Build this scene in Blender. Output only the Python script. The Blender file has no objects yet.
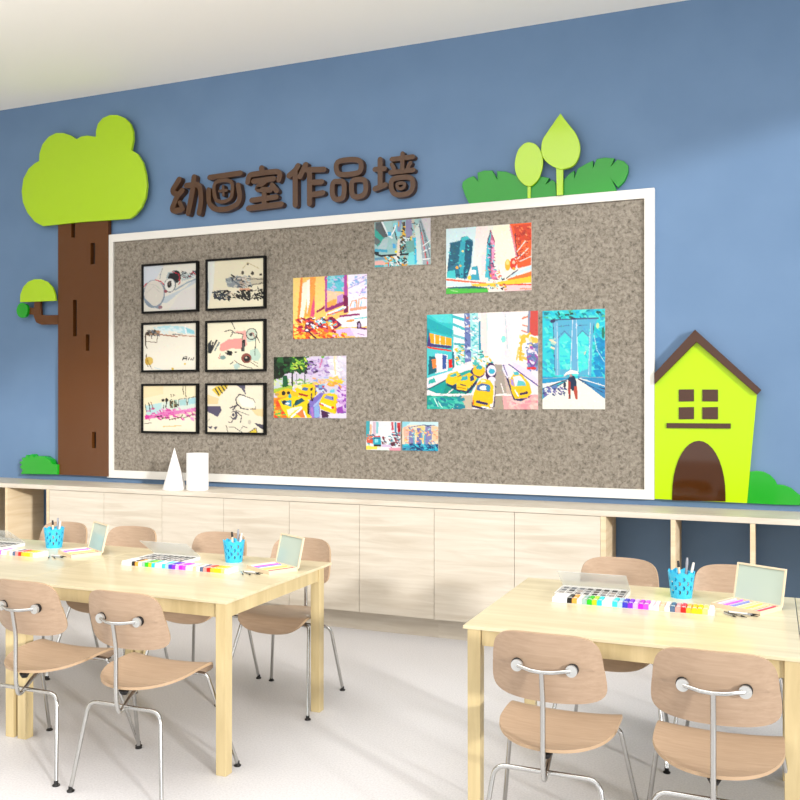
import bpy, bmesh, math, random
import numpy as np
from mathutils import Vector, Matrix
random.seed(7)
SC = bpy.context.scene
COL = SC.collection

# ---------------------------------------------------------------- camera
CAM_H = 1.6
TH = math.radians(22.28)
FPX = 903.0
cam_d = bpy.data.cameras.new('camera'); cam_d.sensor_width = 36; cam_d.lens = FPX/800*36
cam_d.clip_start = .05
cam = bpy.data.objects.new('camera', cam_d); COL.objects.link(cam)
cam.location = (0, 0, CAM_H); cam.rotation_euler = (math.pi/2, 0, TH)
SC.camera = cam

# ---------------------------------------------------------------- world, sun, area lights, exposure
w = bpy.data.worlds.new('sky'); SC.world = w; w.use_nodes = True
bg = w.node_tree.nodes['Background']; bg.inputs[0].default_value = (0.93, 0.97, 1.0, 1); bg.inputs[1].default_value = .95
sd = bpy.data.lights.new('sun', 'SUN'); sd.energy = 3.0; sd.angle = math.radians(3.5); sd.color = (1.0, .99, .975)
sun = bpy.data.objects.new('sun', sd); COL.objects.link(sun)
sun.rotation_euler = Vector((-.415, .27, -.102)).to_track_quat('-Z', 'Y').to_euler()
def area(name, loc, size, energy, direction, color=(1, 1, 1)):
    d = bpy.data.lights.new(name, 'AREA'); d.shape = 'RECTANGLE'; d.size, d.size_y = size; d.energy = energy; d.color = color
    o = bpy.data.objects.new(name, d); COL.objects.link(o); o.location = loc
    o.rotation_euler = Vector(direction).to_track_quat('-Z', 'Y').to_euler()
    return o
area('overhead_fill_light', (-1.5, 2.2, 4.05), (8.0, 3.2), 175, (0, 0, -1), (1, .99, .99))  # overhead fill added to brighten the table tops, not a real fixture
area('rear_fill_light', (-2.0, -3.6, 1.7), (8.0, 2.4), 90, (0, 1, .5), (.97, .98, 1))  # unseen fill added behind the camera to lift the ceiling, no real window
area('upward_fill_light', (-2.2, 2.6, 3.0), (7.0, .3), 75, (0, .1, 1), (1, .98, .96))  # added to brighten the ceiling from below, no lamp hangs here
vs = SC.view_settings
vs.view_transform = 'Standard'; vs.look = 'None'; vs.gamma = 1.0; vs.exposure = 0.0; vs.use_curve_mapping = False

# ---------------------------------------------------------------- materials
def lin(c):
    return tuple(((x/255)/12.92 if x/255 <= .04045 else ((x/255+.055)/1.055)**2.4) for x in c)
def hexc(h):
    h = h.lstrip('#')
    if len(h) == 3: h = ''.join(k*2 for k in h)
    return tuple(int(h[i:i+2], 16) for i in (0, 2, 4))
def mat(name, col, rough=.5, metal=0, spec=.5, coat=0, coat_rough=.05, alpha=None, trans=0, ior=1.45):
    m = bpy.data.materials.new(name); m.use_nodes = True
    b = m.node_tree.nodes['Principled BSDF']
    b.inputs['Base Color'].default_value = (*lin(col), 1)
    b.inputs['Roughness'].default_value = rough; b.inputs['Metallic'].default_value = metal
    b.inputs['Specular IOR Level'].default_value = spec
    b.inputs['Coat Weight'].default_value = coat; b.inputs['Coat Roughness'].default_value = coat_rough
    b.inputs['Transmission Weight'].default_value = trans; b.inputs['IOR'].default_value = ior
    if alpha is not None: b.inputs['Alpha'].default_value = alpha
    return m
def nodes(m): return m.node_tree.nodes, m.node_tree.links, m.node_tree.nodes['Principled BSDF']
def noise_mix(m, c1, c2, scale=(1, 1, 1), nscale=5, detail=4, lo=.35, hi=.65, rough=.5, distort=0, bump=0):
    N, L, b = nodes(m)
    tc = N.new('ShaderNodeTexCoord'); mp = N.new('ShaderNodeMapping'); mp.inputs['Scale'].default_value = scale
    nz = N.new('ShaderNodeTexNoise'); nz.inputs['Scale'].default_value = nscale; nz.inputs['Detail'].default_value = detail
    nz.inputs['Roughness'].default_value = rough; nz.inputs['Distortion'].default_value = distort
    cr = N.new('ShaderNodeValToRGB'); cr.color_ramp.elements[0].position = lo; cr.color_ramp.elements[1].position = hi
    cr.color_ramp.elements[0].color = (*lin(c1), 1); cr.color_ramp.elements[1].color = (*lin(c2), 1)
    L.new(tc.outputs['Object'], mp.inputs[0]); L.new(mp.outputs[0], nz.inputs['Vector']); L.new(nz.outputs['Fac'], cr.inputs[0])
    L.new(cr.outputs[0], b.inputs['Base Color'])
    if bump:
        bp = N.new('ShaderNodeBump'); bp.inputs['Strength'].default_value = bump; bp.inputs['Distance'].default_value = .004
        L.new(nz.outputs['Fac'], bp.inputs['Height']); L.new(bp.outputs[0], b.inputs['Normal'])
    return mp, nz, cr

M = {}
M['wall_blue'] = mat('wall_blue', (112, 140, 178), .6, spec=.3)
noise_mix(M['wall_blue'], (99, 126, 158), (103, 130, 162), nscale=3)
M['wall_white'] = mat('wall_white', (232, 228, 220), .8)
M['ceiling'] = mat('ceiling', (250, 246, 238), .9)
M['floor'] = mat('floor', (214, 206, 200), .5, spec=.3)
noise_mix(M['floor'], (197, 195, 196), (215, 213, 214), nscale=110, detail=3, lo=.3, hi=.62, rough=.7)
M['felt'] = mat('felt', (140, 128, 112), .95, spec=.05)
def felt():
    N, L, b = nodes(M['felt'])
    _, nz, cr = noise_mix(M['felt'], (88, 82, 74), (150, 142, 130), nscale=42, detail=6, lo=.32, hi=.62, rough=.72, distort=.5, bump=.4)
    e = cr.color_ramp.elements.new(.47); e.color = (*lin((128, 120, 109)), 1)
felt()
M['cab'] = mat('cabinet_maple', (226, 208, 180), .45, spec=.35)
noise_mix(M['cab'], (194, 182, 164), (214, 205, 190), scale=(.55, 1, 7), nscale=3.2, detail=6, lo=.3, hi=.68, rough=.6, distort=.6)
M['cabside'] = mat('cabinet_side_maple', (206, 172, 124), .5, spec=.3)
noise_mix(M['cabside'], (208, 184, 148), (222, 202, 170), scale=(1, .6, 6), nscale=3, detail=5, rough=.6, distort=.5)
M['table'] = mat('table_top_maple', (226, 206, 160), .35, spec=.4, coat=.25, coat_rough=.06)
noise_mix(M['table'], (204, 190, 154), (220, 207, 174), scale=(.7, 7, 1), nscale=2.2, detail=5, rough=.55, distort=.5)
M['tleg'] = mat('table_leg_maple', (220, 196, 140), .4, spec=.5, coat=.2)
noise_mix(M['tleg'], (186, 165, 120), (204, 184, 138), scale=(6, 6, .7), nscale=2.6, detail=5, rough=.55, distort=.5)
M['ply'] = mat('chair_ply', (198, 158, 122), .42, spec=.4, coat=.15, coat_rough=.2)
noise_mix(M['ply'], (160, 134, 110), (180, 154, 130), scale=(1.4, 20, 26), nscale=4, detail=6, lo=.25, hi=.75, rough=.65, distort=.3)
M['plyedge'] = mat('chair_ply_edge', (176, 148, 118), .5)
M['chrome'] = mat('chair_chrome', (190, 189, 186), .2, metal=1)
M['satin'] = mat('satin_disc', (200, 200, 197), .3, metal=.7)
M['rubber'] = mat('black_rubber', (22, 20, 20), .5)
M['white'] = mat('white_paint', (222, 219, 212), .4)
M['plaster'] = mat('white_plaster', (240, 238, 236), .7)
M['lime'] = mat('lime_acrylic', (166, 204, 14), .22, spec=.5, coat=.3)
M['limeyellow'] = mat('yellow_green_acrylic', (172, 208, 2), .2, spec=.3, coat=0)
M['green'] = mat('leaf_green_acrylic', (30, 142, 36), .3, spec=.5)
M['brightgreen'] = mat('bright_green_acrylic', (10, 150, 18), .2, spec=.5, coat=.3)
M['brown'] = mat('trunk_brown_acrylic', (90, 52, 20), .06, spec=.4)
M['darkbrown'] = mat('slot_brown', (38, 24, 14), .5)
M['housebrown'] = mat('house_brown_acrylic', (66, 34, 8), .05, spec=.4)
M['letter'] = mat('letter_brown', (76, 48, 24), .4)
M['black'] = mat('black_frame', (7, 7, 7), .4, spec=.2)
M['cupblue'] = mat('cup_blue', (56, 184, 226), .35)
M['lidglass'] = mat('clear_lid', (240, 246, 244), .08, alpha=.34)
M['mirror'] = mat('lid_mirror', (176, 190, 178), .12, spec=.5, coat=.2)
M['boxwood'] = mat('box_wood', (222, 202, 172), .5)
M['steel'] = mat('brush_steel', (120, 118, 112), .3, metal=.8)
M['grey'] = mat('pen_grey', (150, 152, 160), .4)
M['panlight'] = mat('pan_light', (225, 222, 218), .5)
_cm = {}
def cmat(c):
    if c not in _cm: _cm[c] = mat('paint_'+c.lstrip('#'), hexc(c), .35)
    return _cm[c]
MP = bpy.data.materials.new('painted_paper'); MP.use_nodes = True
_b = MP.node_tree.nodes['Principled BSDF']; _b.inputs['Roughness'].default_value = .5; _b.inputs['Specular IOR Level'].default_value = .25
_a = MP.node_tree.nodes.new('ShaderNodeAttribute'); _a.attribute_name = 'paint'
MP.node_tree.links.new(_a.outputs['Color'], _b.inputs['Base Color'])

# ---------------------------------------------------------------- helpers
class MB:
    def __init__(s): s.v, s.f, s.m = [], [], []
    def add(s, vs_, fs, mi=0):
        n = len(s.v); s.v += [tuple(p) for p in vs_]; s.f += [tuple(i+n for i in f) for f in fs]; s.m += [mi]*len(fs)
    def box(s, x0, x1, y0, y1, z0, z1, mi=0):
        s.add([(x, y, z) for x in (x0, x1) for y in (y0, y1) for z in (z0, z1)],
              [(0, 1, 3, 2), (4, 6, 7, 5), (0, 4, 5, 1), (2, 3, 7, 6), (0, 2, 6, 4), (1, 5, 7, 3)], mi)
    def taper(s, cx, cy, z0, z1, a, b, mi=0):     # square bar, half width a at z0 and b at z1
        vs_ = []
        for z, h in ((z0, a), (z1, b)): vs_ += [(cx-h, cy-h, z), (cx+h, cy-h, z), (cx+h, cy+h, z), (cx-h, cy+h, z)]
        s.add(vs_, [(3, 2, 1, 0), (4, 5, 6, 7), (0, 1, 5, 4), (1, 2, 6, 5), (2, 3, 7, 6), (3, 0, 4, 7)], mi)
    def tube(s, pts, r, n=10, mi=0, cap=True, r_end=None):
        pts = [Vector(p) for p in pts]; T = []
        for i in range(len(pts)):
            a = pts[max(0, i-1)]; b = pts[min(len(pts)-1, i+1)]; T.append((b-a).normalized())
        up = Vector((0, 0, 1)) if abs(T[0].z) < .9 else Vector((1, 0, 0))
        nx = T[0].cross(up).normalized(); vs_ = []
        for i, p in enumerate(pts):
            nx = (nx - T[i]*nx.dot(T[i])).normalized(); ny = T[i].cross(nx)
            rr = r if r_end is None else r+(r_end-r)*i/(len(pts)-1)
            for k in range(n):
                a = 2*math.pi*k/n; vs_.append(p + nx*rr*math.cos(a) + ny*rr*math.sin(a))
        fs = [(i*n+k, i*n+(k+1) % n, (i+1)*n+(k+1) % n, (i+1)*n+k) for i in range(len(pts)-1) for k in range(n)]
        if cap: fs += [tuple(range(n))[::-1], tuple((len(pts)-1)*n+k for k in range(n))]
        s.add(vs_, fs, mi)
    def lathe(s, prof, c=(0, 0, 0), n=32, mi=0):   # closed at both ends
        vs_ = [(c[0]+r*math.cos(2*math.pi*k/n), c[1]+r*math.sin(2*math.pi*k/n), c[2]+z) for r, z in prof for k in range(n)]
        fs = [(i*n+k, i*n+(k+1) % n, (i+1)*n+(k+1) % n, (i+1)*n+k) for i in range(len(prof)-1) for k in range(n)]
        fs += [tuple(range(n))[::-1], tuple((len(prof)-1)*n+k for k in range(n))]
        s.add(vs_, fs, mi)
    def build(s, name, mats, parent=None, smooth=False, bevel=0, loc=None):
        me = bpy.data.meshes.new(name); me.from_pydata(s.v, [], s.f)
        mats = mats if isinstance(mats, (list, tuple)) else [mats]
        for q in mats: me.materials.append(M[q] if isinstance(q, str) else q)
        me.polygons.foreach_set('material_index', s.m)
        bm = bmesh.new(); bm.from_mesh(me); bmesh.ops.recalc_face_normals(bm, faces=bm.faces)
        if bevel: bmesh.ops.bevel(bm, geom=[e for e in bm.edges], offset=bevel, segments=2, affect='EDGES', profile=.7, clamp_overlap=True)
        bm.to_mesh(me); bm.free()
        if smooth: smooth_auto(me)
        o = bpy.data.objects.new(name, me); COL.objects.link(o)
        if parent: o.parent = parent
        if loc: o.location = loc
        return o
def smooth_auto(me, ang=40):
    me.polygons.foreach_set('use_smooth', [True]*len(me.polygons))
    bm = bmesh.new(); bm.from_mesh(me); c = math.radians(ang)
    for e in bm.edges:
        if len(e.link_faces) == 2 and e.calc_face_angle(0) > c: e.smooth = False
    bm.to_mesh(me); bm.free()
def fillet(pts, r=.03, n=6):
    pts = [Vector(p) for p in pts]; out = [pts[0]]
    for i in range(1, len(pts)-1):
        p = pts[i]; a = pts[i-1]-p; b = pts[i+1]-p; d = min(r, a.length*.48, b.length*.48)
        pa = p+a.normalized()*d; pb = p+b.normalized()*d
        for k in range(n+1):
            t = k/n; out.append(pa*(1-t)**2 + p*2*t*(1-t) + pb*t*t)
    out.append(pts[-1]); return out
def thing(name, label, cat, loc=(0, 0, 0), rz=0, group=None):
    o = bpy.data.objects.new(name, None); COL.objects.link(o); o.location = loc; o.rotation_euler = (0, 0, rz)
    return tag(o, label, cat, group)
def tag(o, label, cat, group=None):
    o['label'] = label; o['category'] = cat
    if group: o['group'] = group
    return o
def struct(o): o['kind'] = 'structure'; return o
def copy_tree(o, parent=None):
    c = o.copy(); COL.objects.link(c); c.parent = parent
    for ch in list(o.children): copy_tree(ch, c)
    return c
def ray(u, v):
    a = (u-400)/FPX; b = (400-v)/FPX
    return Vector((-math.sin(TH)+a*math.cos(TH), math.cos(TH)+a*math.sin(TH), b))
D = 6.05                                   # the blue wall's plane
def W(u, v, y=D):                          # point of the wall-parallel plane Y = y
    d = ray(u, v); t = y/d.y; return (d.x*t, CAM_H+d.z*t)
def crv(pts, n=6):                         # closed Catmull-Rom
    out = []; m = len(pts)
    for i in range(m):
        p0, p1, p2, p3 = (np.array(pts[(i+k) % m], float) for k in (-1, 0, 1, 2))
        for k in range(n):
            t = k/n
            out.append(tuple(.5*((2*p1)+(-p0+p2)*t+(2*p0-5*p1+4*p2-p3)*t*t+(-p0+3*p1-3*p2+p3)*t**3)))
    return out
def plate(name, loops, y0, y1, material, parent=None, bevel=.003):
    """cut-out board standing between depths y0 (front) and y1 (back); loops are outlines in wall (x, z); inner loops are holes"""
    c = bpy.data.curves.new('c', 'CURVE'); c.dimensions = '2D'; c.fill_mode = 'BOTH'
    c.extrude = max(1e-4, (y1-y0)/2-bevel); c.bevel_depth = bevel; c.bevel_resolution = 1
    if bevel: c.offset = -bevel
    for lp in loops:
        s = c.splines.new('POLY'); s.points.add(len(lp)-1); s.use_cyclic_u = True
        for i, p in enumerate(lp): s.points[i].co = (p[0], p[1], 0, 1)
    t = bpy.data.objects.new('t', c); COL.objects.link(t)
    me = bpy.data.meshes.new_from_object(t.evaluated_get(bpy.context.evaluated_depsgraph_get()))
    bpy.data.objects.remove(t); bpy.data.curves.remove(c)
    xs = [p[0] for lp in loops for p in lp]; zs = [p[1] for lp in loops for p in lp]
    cx, cz = (min(xs)+max(xs))/2, min(zs)
    me.transform(Matrix.Translation((0, (y0+y1)/2, 0)) @ Matrix.Rotation(math.pi/2, 4, 'X'))
    me.name = name; me.materials.clear(); me.materials.append(M[material])
    o = bpy.data.objects.new(name, me)
    if parent:
        me.transform(Matrix.Translation(-Vector(parent.location))); o.parent = parent
    else:
        me.transform(Matrix.Translation((-cx, -D, -cz))); o.location = (cx, D, cz)
    smooth_auto(me, 35)
    COL.objects.link(o); return o
def Z(x0, y0, s):                          # crop coordinates -> photo coordinates
    return lambda pts: [(x0+p[0]/s, y0+p[1]/s) for p in pts]
def onwall(pts, y): return [W(u, v, y) for u, v in pts]

# ---------------------------------------------------------------- room
CEIL = 4.16
RX = 3.0
b = MB(); b.box(-8, RX, -4, D+.1, -.1, 0); struct(b.build('floor', 'floor'))
b = MB(); b.box(-8, RX, -4, D+.1, CEIL, CEIL+.1); struct(b.build('ceiling', 'ceiling'))
b = MB(); b.box(-8, RX, D, D+.1, 0, CEIL); struct(b.build('wall_back', 'wall_blue'))
b = MB(); b.box(-8.1, -8, -4, D, 0, CEIL); struct(b.build('wall_left', 'wall_white'))
b = MB(); b.box(RX, RX+.15, -4, D+.1, 4.02, CEIL); b.box(RX, RX+.15, 5.7, D+.1, 0, 4.02); b.box(RX, RX+.15, -4, -3.7, 0, 4.02)
struct(b.build('wall_right', 'wall_white'))

# ---------------------------------------------------------------- low cabinets along the wall
CF = 5.64; CT = .916
def door_units():
    x = -5.354; w_ = .548
    labels = ['below the tree trunk cutout', 'behind the white cone and cylinder', 'under the middle of the pinboard', 'beside the open cubby shelves']
    for i in range(4):
        x0, x1 = x+2*i*w_, x+2*(i+1)*w_
        t = thing('base_cabinet', 'pale maple two-door cabinet unit '+labels[i], 'cabinet', ((x0+x1)/2, CF, 0), 0, 'pale maple cabinet units along the wall')
        h = w_
        b = MB(); b.box(-h+.001, -h+.018, .02, .40, .14, .88); b.box(h-.018, h-.001, .02, .40, .14, .88)
        b.box(-h+.018, h-.018, .02, .40, .14, .158); b.box(-h+.018, h-.018, .385, .40, .158, .88)
        b.build('carcass', 'cab', t)
        for s in (-1, 0):
            b = MB(); b.box(s*h+.0015, s*h+h-.0015, 0, .019, .142, .878); b.build('door', 'cab', t, bevel=.0012)
        b = MB(); b.box(-h, h, .085, .10, 0, .14); b.build('kick_board', 'cab', t)
door_units()
def cubbies(x_start, n, pitch, label, first=.032, off=0):
    """open shelves without a back, the blue wall shows through"""
    L_ = n*pitch+off
    t = thing('open_shelf', label, 'shelf', (x_start, CF, 0), 0)
    b = MB(); b.box(0, L_, 0, .40, .14, .165); b.build('bottom_board', 'cab', t)
    xs = 0
    for k in range(n+1):
        th = first if k == 0 else .027
        x = 0 if k == 0 else k*pitch+off-.027
        b = MB(); b.box(x, x+th, 0, .40, .165, .88); b.build('divider', 'cabside', t)
    b = MB(); b.box(0, L_, .085, .10, 0, .14); b.build('kick_board', 'cab', t)
cubbies(-.970, 4, .445, 'open maple cubby shelves under the yellow house cutout')
cubbies(-5.354-.027-4*.4375+.0, 4, .4375, 'open maple cubby shelves in the corner below the tree cutout', .025, .025)
b = MB(); b.box(-7.9, 2.2, 0, .41, .881, CT)
tag(b.build('worktop', 'cab', bevel=.002, loc=(0, CF, 0)), 'long pale maple worktop lying over the low cabinets', 'worktop')

# plaster solids on the worktop
b = MB(); b.lathe([(.090, 0), (.090, .002), (.0015, .314)], n=48)
tag(b.build('plaster_cone', 'plaster', smooth=True, loc=(-4.232, CF+.12, CT)), 'white plaster cone standing on the worktop', 'cone')
b = MB(); b.lathe([(.081, 0), (.083, .002), (.083, .278), (.081, .280)], n=48)
tag(b.build('plaster_cylinder', 'plaster', smooth=True, loc=(-4.035, CF+.14, CT)), 'white plaster cylinder standing beside the cone on the worktop', 'cylinder')

# ---------------------------------------------------------------- pinboard
BX0, BX1, BZ0, BZ1 = -5.085, -.690, .958, 2.968
YB = D-.045
t = thing('pinboard', 'large grey felt pinboard with a white frame on the blue wall', 'pinboard', ((BX0+BX1)/2, D, BZ0))
hw = (BX1-BX0)/2; hh = BZ1-BZ0; fw = .062
b = MB(); b.box(-hw+fw-.005, hw-fw+.005, -.03, 0, fw-.005, hh-fw+.005); b.build('felt_panel', 'felt', t)
b = MB()
b.box(-hw, hw, -.045, 0, hh-fw, hh); b.box(-hw, hw, -.045, 0, 0, fw); b.box(-hw, -hw+fw, -.045, 0, fw, hh-fw); b.box(hw-fw, hw, -.045, 0, fw, hh-fw)
b.build('frame', 'white', t)
YF = D-.03                                 # felt surface

# ---------------------------------------------------------------- paintings
class Paint:
    def __init__(s, corners, wpx, hpx, base):
        s.w, s.h = wpx, hpx; s.a = np.empty((hpx, wpx, 3)); s.a[:] = hexc(base)
        A = []; B = []
        for (x, y), (X, Y) in zip(corners, ((0, 0), (wpx, 0), (wpx, hpx), (0, hpx))):
            A.append([x, y, 1, 0, 0, 0, -X*x, -X*y]); B.append(X); A.append([0, 0, 0, x, y, 1, -Y*x, -Y*y]); B.append(Y)
        s.Hm = np.linalg.solve(np.array(A, float), np.array(B, float)); s.k = wpx/max(1, corners[1][0]-corners[0][0])
        s.gy, s.gx = np.mgrid[0:hpx, 0:wpx]+.5
    def T(s, pts):
        H = s.Hm; o = []
        for x, y in pts:
            d = H[6]*x+H[7]*y+1; o.append(((H[0]*x+H[1]*y+H[2])/d, (H[3]*x+H[4]*y+H[5])/d))
        return o
    def poly(s, c, pts):
        P = s.T(pts); ins = np.zeros(s.gx.shape, bool)
        for i in range(len(P)):
            x0, y0 = P[i-1]; x1, y1 = P[i]
            if y0 == y1: continue
            ins ^= ((y0 > s.gy) != (y1 > s.gy)) & (s.gx < (x1-x0)*(s.gy-y0)/(y1-y0)+x0)
        s.a[ins] = hexc(c)
    def line(s, c, wd, pts):
        P = s.T(pts); r = max(.55, wd*s.k/2); m = np.zeros(s.gx.shape, bool)
        for (x0, y0), (x1, y1) in zip(P, P[1:]):
            dx, dy = x1-x0, y1-y0; q = dx*dx+dy*dy+1e-9
            t_ = np.clip(((s.gx-x0)*dx+(s.gy-y0)*dy)/q, 0, 1)
            m |= (s.gx-x0-t_*dx)**2+(s.gy-y0-t_*dy)**2 < r*r
        s.a[m] = hexc(c)
    def ell(s, c, cx, cy, rx, ry=None):
        (x, y), = s.T([(cx, cy)]); rx *= s.k; ry = rx if ry is None else ry*s.k
        s.a[((s.gx-x)/rx)**2+((s.gy-y)/ry)**2 < 1] = hexc(c)
    def run(s, spec):
        for ln in spec.strip().split('\n'):
            p = ln.split()
            if not p: continue
            if p[0] == 'p': q = list(map(float, p[2:])); s.poly(p[1], list(zip(q[::2], q[1::2])))
            elif p[0] == 'l': q = list(map(float, p[3:])); s.line(p[1], float(p[2]), list(zip(q[::2], q[1::2])))
            elif p[0] == 'e': q = list(map(float, p[2:])); s.ell(p[1], *q)
            elif p[0] == 'd':   # d colours x0 y0 x1 y1 count size : loose brush dabs
                cs = p[1].split(','); x0, y0, x1, y1, n, sz = map(float, p[2:8]); rs = random.Random(int(x0*7+y0*3+n))
                for _ in range(int(n)):
                    x, y = rs.uniform(x0, x1), rs.uniform(y0, y1); a = rs.uniform(-.5, 1.2)
                    s.line(rs.choice(cs), sz*rs.uniform(.5, 1.2), [(x, y), (x+sz*1.5*math.cos(a), y+sz*1.5*math.sin(a))])
    def brush(s, seed, n, size, jit):
        rs = np.random.RandomState(seed); src = s.a.copy()
        for _ in range(n):
            x, y = rs.randint(0, s.w), rs.randint(0, s.h); r = size*rs.uniform(.5, 1.3); e = rs.uniform(.35, 1)
            x0, x1, y0, y1 = int(max(0, x-r)), int(min(s.w, x+r+1)), int(max(0, y-r)), int(min(s.h, y+r+1))
            gx, gy = s.gx[y0:y1, x0:x1]-x, s.gy[y0:y1, x0:x1]-y; an = rs.uniform(0, 3.14)
            q = gx*math.cos(an)+gy*math.sin(an); z = -gx*math.sin(an)+gy*math.cos(an)
            m = (q/r)**2+(z/(r*e*.5))**2 < 1
            s.a[y0:y1, x0:x1][m] = np.clip(src[y, x]+rs.normal(0, jit, 3), 0, 255)*.6+s.a[y0:y1, x0:x1][m]*.4
def picture_mesh(P, wd, ht, th):
    """sheet of size wd x ht, origin at its bottom centre on the back, painted front facing -Y"""
    nx, ny = P.w, P.h
    xs = np.linspace(-wd/2, wd/2, nx); zs = np.linspace(ht, 0, ny)
    v = [(x, -th, z) for z in zs for x in xs]
    f = [(j*nx+i, (j+1)*nx+i, (j+1)*nx+i+1, j*nx+i+1) for j in range(ny-1) for i in range(nx-1)]
    n = len(v); v += [(-wd/2, 0, ht), (wd/2, 0, ht), (wd/2, 0, 0), (-wd/2, 0, 0)]
    c = [0, nx-1, ny*nx-1, (ny-1)*nx]
    top = list(range(nx)); bot = list(range((ny-1)*nx, ny*nx)); lf = [j*nx for j in range(ny)]; rt = [j*nx+nx-1 for j in range(ny)]
    f += [tuple(top+[n+1, n]), tuple(bot[::-1]+[n+3, n+2]), tuple(lf[::-1]+[n, n+3]), tuple(rt+[n+2, n+1]), (n, n+1, n+2, n+3)]
    me = bpy.data.meshes.new('print'); me.from_pydata(v, [], f); me.materials.append(MP)
    A = me.color_attributes.new('paint', 'FLOAT_COLOR', 'POINT')
    s = P.a.reshape(-1, 3)/255; L_ = np.where(s <= .04045, s/12.92, ((s+.055)/1.055)**2.4)
    L_ = L_*.74; L_ = np.vstack([L_, np.full((4, 3), .7)]); A.data.foreach_set('color', np.hstack([L_, np.ones((len(L_), 1))]).ravel())
    return me
def rect_from(corn, y):
    q = [W(u, v, y) for u, v in corn]
    x0 = (q[0][0]+q[3][0])/2; x1 = (q[1][0]+q[2][0])/2; z1 = (q[0][1]+q[1][1])/2; z0 = (q[2][1]+q[3][1])/2
    return x0, x1, z0, z1

def sheet(crop, corners, base, spec, label, seed, jit=14, size=2.2, dens=.25, ppm=None):
    cx, cy, s = crop
    corn = [(cx+x/s, cy+y/s) for x, y in corners]
    x0, x1, z0, z1 = rect_from(corn, YF-.004)
    wpx = int((corn[1][0]-corn[0][0])*2)+2; hpx = int((corn[3][1]-corn[0][1])*2)+2
    P = Paint(corners, wpx, hpx, base); P.run(spec); P.brush(seed, int(wpx*hpx*dens/size), size, jit)
    me = picture_mesh(P, x1-x0, z1-z0, .004)
    o = bpy.data.objects.new('painting', me); COL.objects.link(o); o.location = ((x0+x1)/2, YF, z0)
    tag(o, label, 'painting', 'unframed paintings pinned on the felt board'); return o

sheet((280, 265, 8), [(104, 103), (694, 72), (695, 578), (106, 592)], 'f6c66a', '''
p f8d27a 104 103 180 98 150 510 104 480
p fff0d8 182 150 240 120 190 420 165 505 145 500
p f08a3c 165 100 182 98 170 330 150 480 140 430
p f6a04a 240 100 285 100 275 400 215 430 200 400 225 250
p fff4e6 215 130 240 110 240 300 215 400
p fbd07c 285 98 360 95 360 330 280 370
p e0507a 255 330 275 240 280 380 255 480 235 470
p b0449a 358 92 378 90 375 370 362 375
p 60bfd0 380 90 518 82 520 215 375 212
d 70c8d8,98d4dc,4aaac8,c0b8e0 380 90 515 205 30 14
p f4c8a4 378 205 500 225 450 270 378 310
p f8a850 375 300 450 270 450 330 375 380
p b0489c 512 80 535 80 545 380 515 380
p c090d0 455 250 505 230 505 310 455 320
p 8a2050 290 370 360 325 355 350 295 385
p 8c2a70 365 350 510 290 512 320 365 378
p 7a1a50 505 240 545 250 545 380 510 385
p e8e4f4 540 78 694 72 695 365 548 395
l b098d8 8 545 190 690 120
l b098d8 6 580 130 690 85
l a070c0 8 635 245 650 210 690 180
d 90b0e0,c8b8ec,e8d8f0 550 90 690 240 30 12
l f0a070 9 560 330 575 290 610 285 615 345
l f0a070 9 625 340 630 275 665 265 690 270
l 90c8e0 8 595 340 600 300
l 90c8e0 8 645 330 650 290
p e8a080 555 350 690 330 695 350 560 372
l fff 20 380 395 520 340
l 60c8d8 12 420 395 505 350
l e85040 8 380 400 500 365
p f2eef4 540 390 694 350 695 490 500 500 440 440
l 902868 16 480 410 630 395
l 50c0c0 8 600 430 694 420
p 701858 395 440 440 430 500 480 430 520
e 401030 630 485 18 35
e b098c0 632 485 9 20
l 702060 22 640 510 690 515
p f0a050 540 440 594 432 594 452 520 458
p d8b8e8 440 520 560 500 600 570 400 575
p e8d8ec 560 500 695 520 695 578 600 575
p f07030 104 480 250 450 440 500 400 588 106 592
d f03c28,f8b030,ffe070,a02040,f87820,e05060 110 420 430 585 150 17
d 902050,60203c,f8f0f8,60c0d0 200 420 440 500 60 13
d f8d040,f86020,ffb840 110 540 560 588 40 16
e 501838 225 470 22 14
e f0e8f4 222 466 12 8
e 501838 222 522 26 16
e f0f0f4 220 518 14 9
l 601838 12 240 540 290 585
l 9040a0 5 620 548 670 560
''', 'small painting of an orange and pink street, above the yellow taxi and tree painting', 1, dens=.18)

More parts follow.
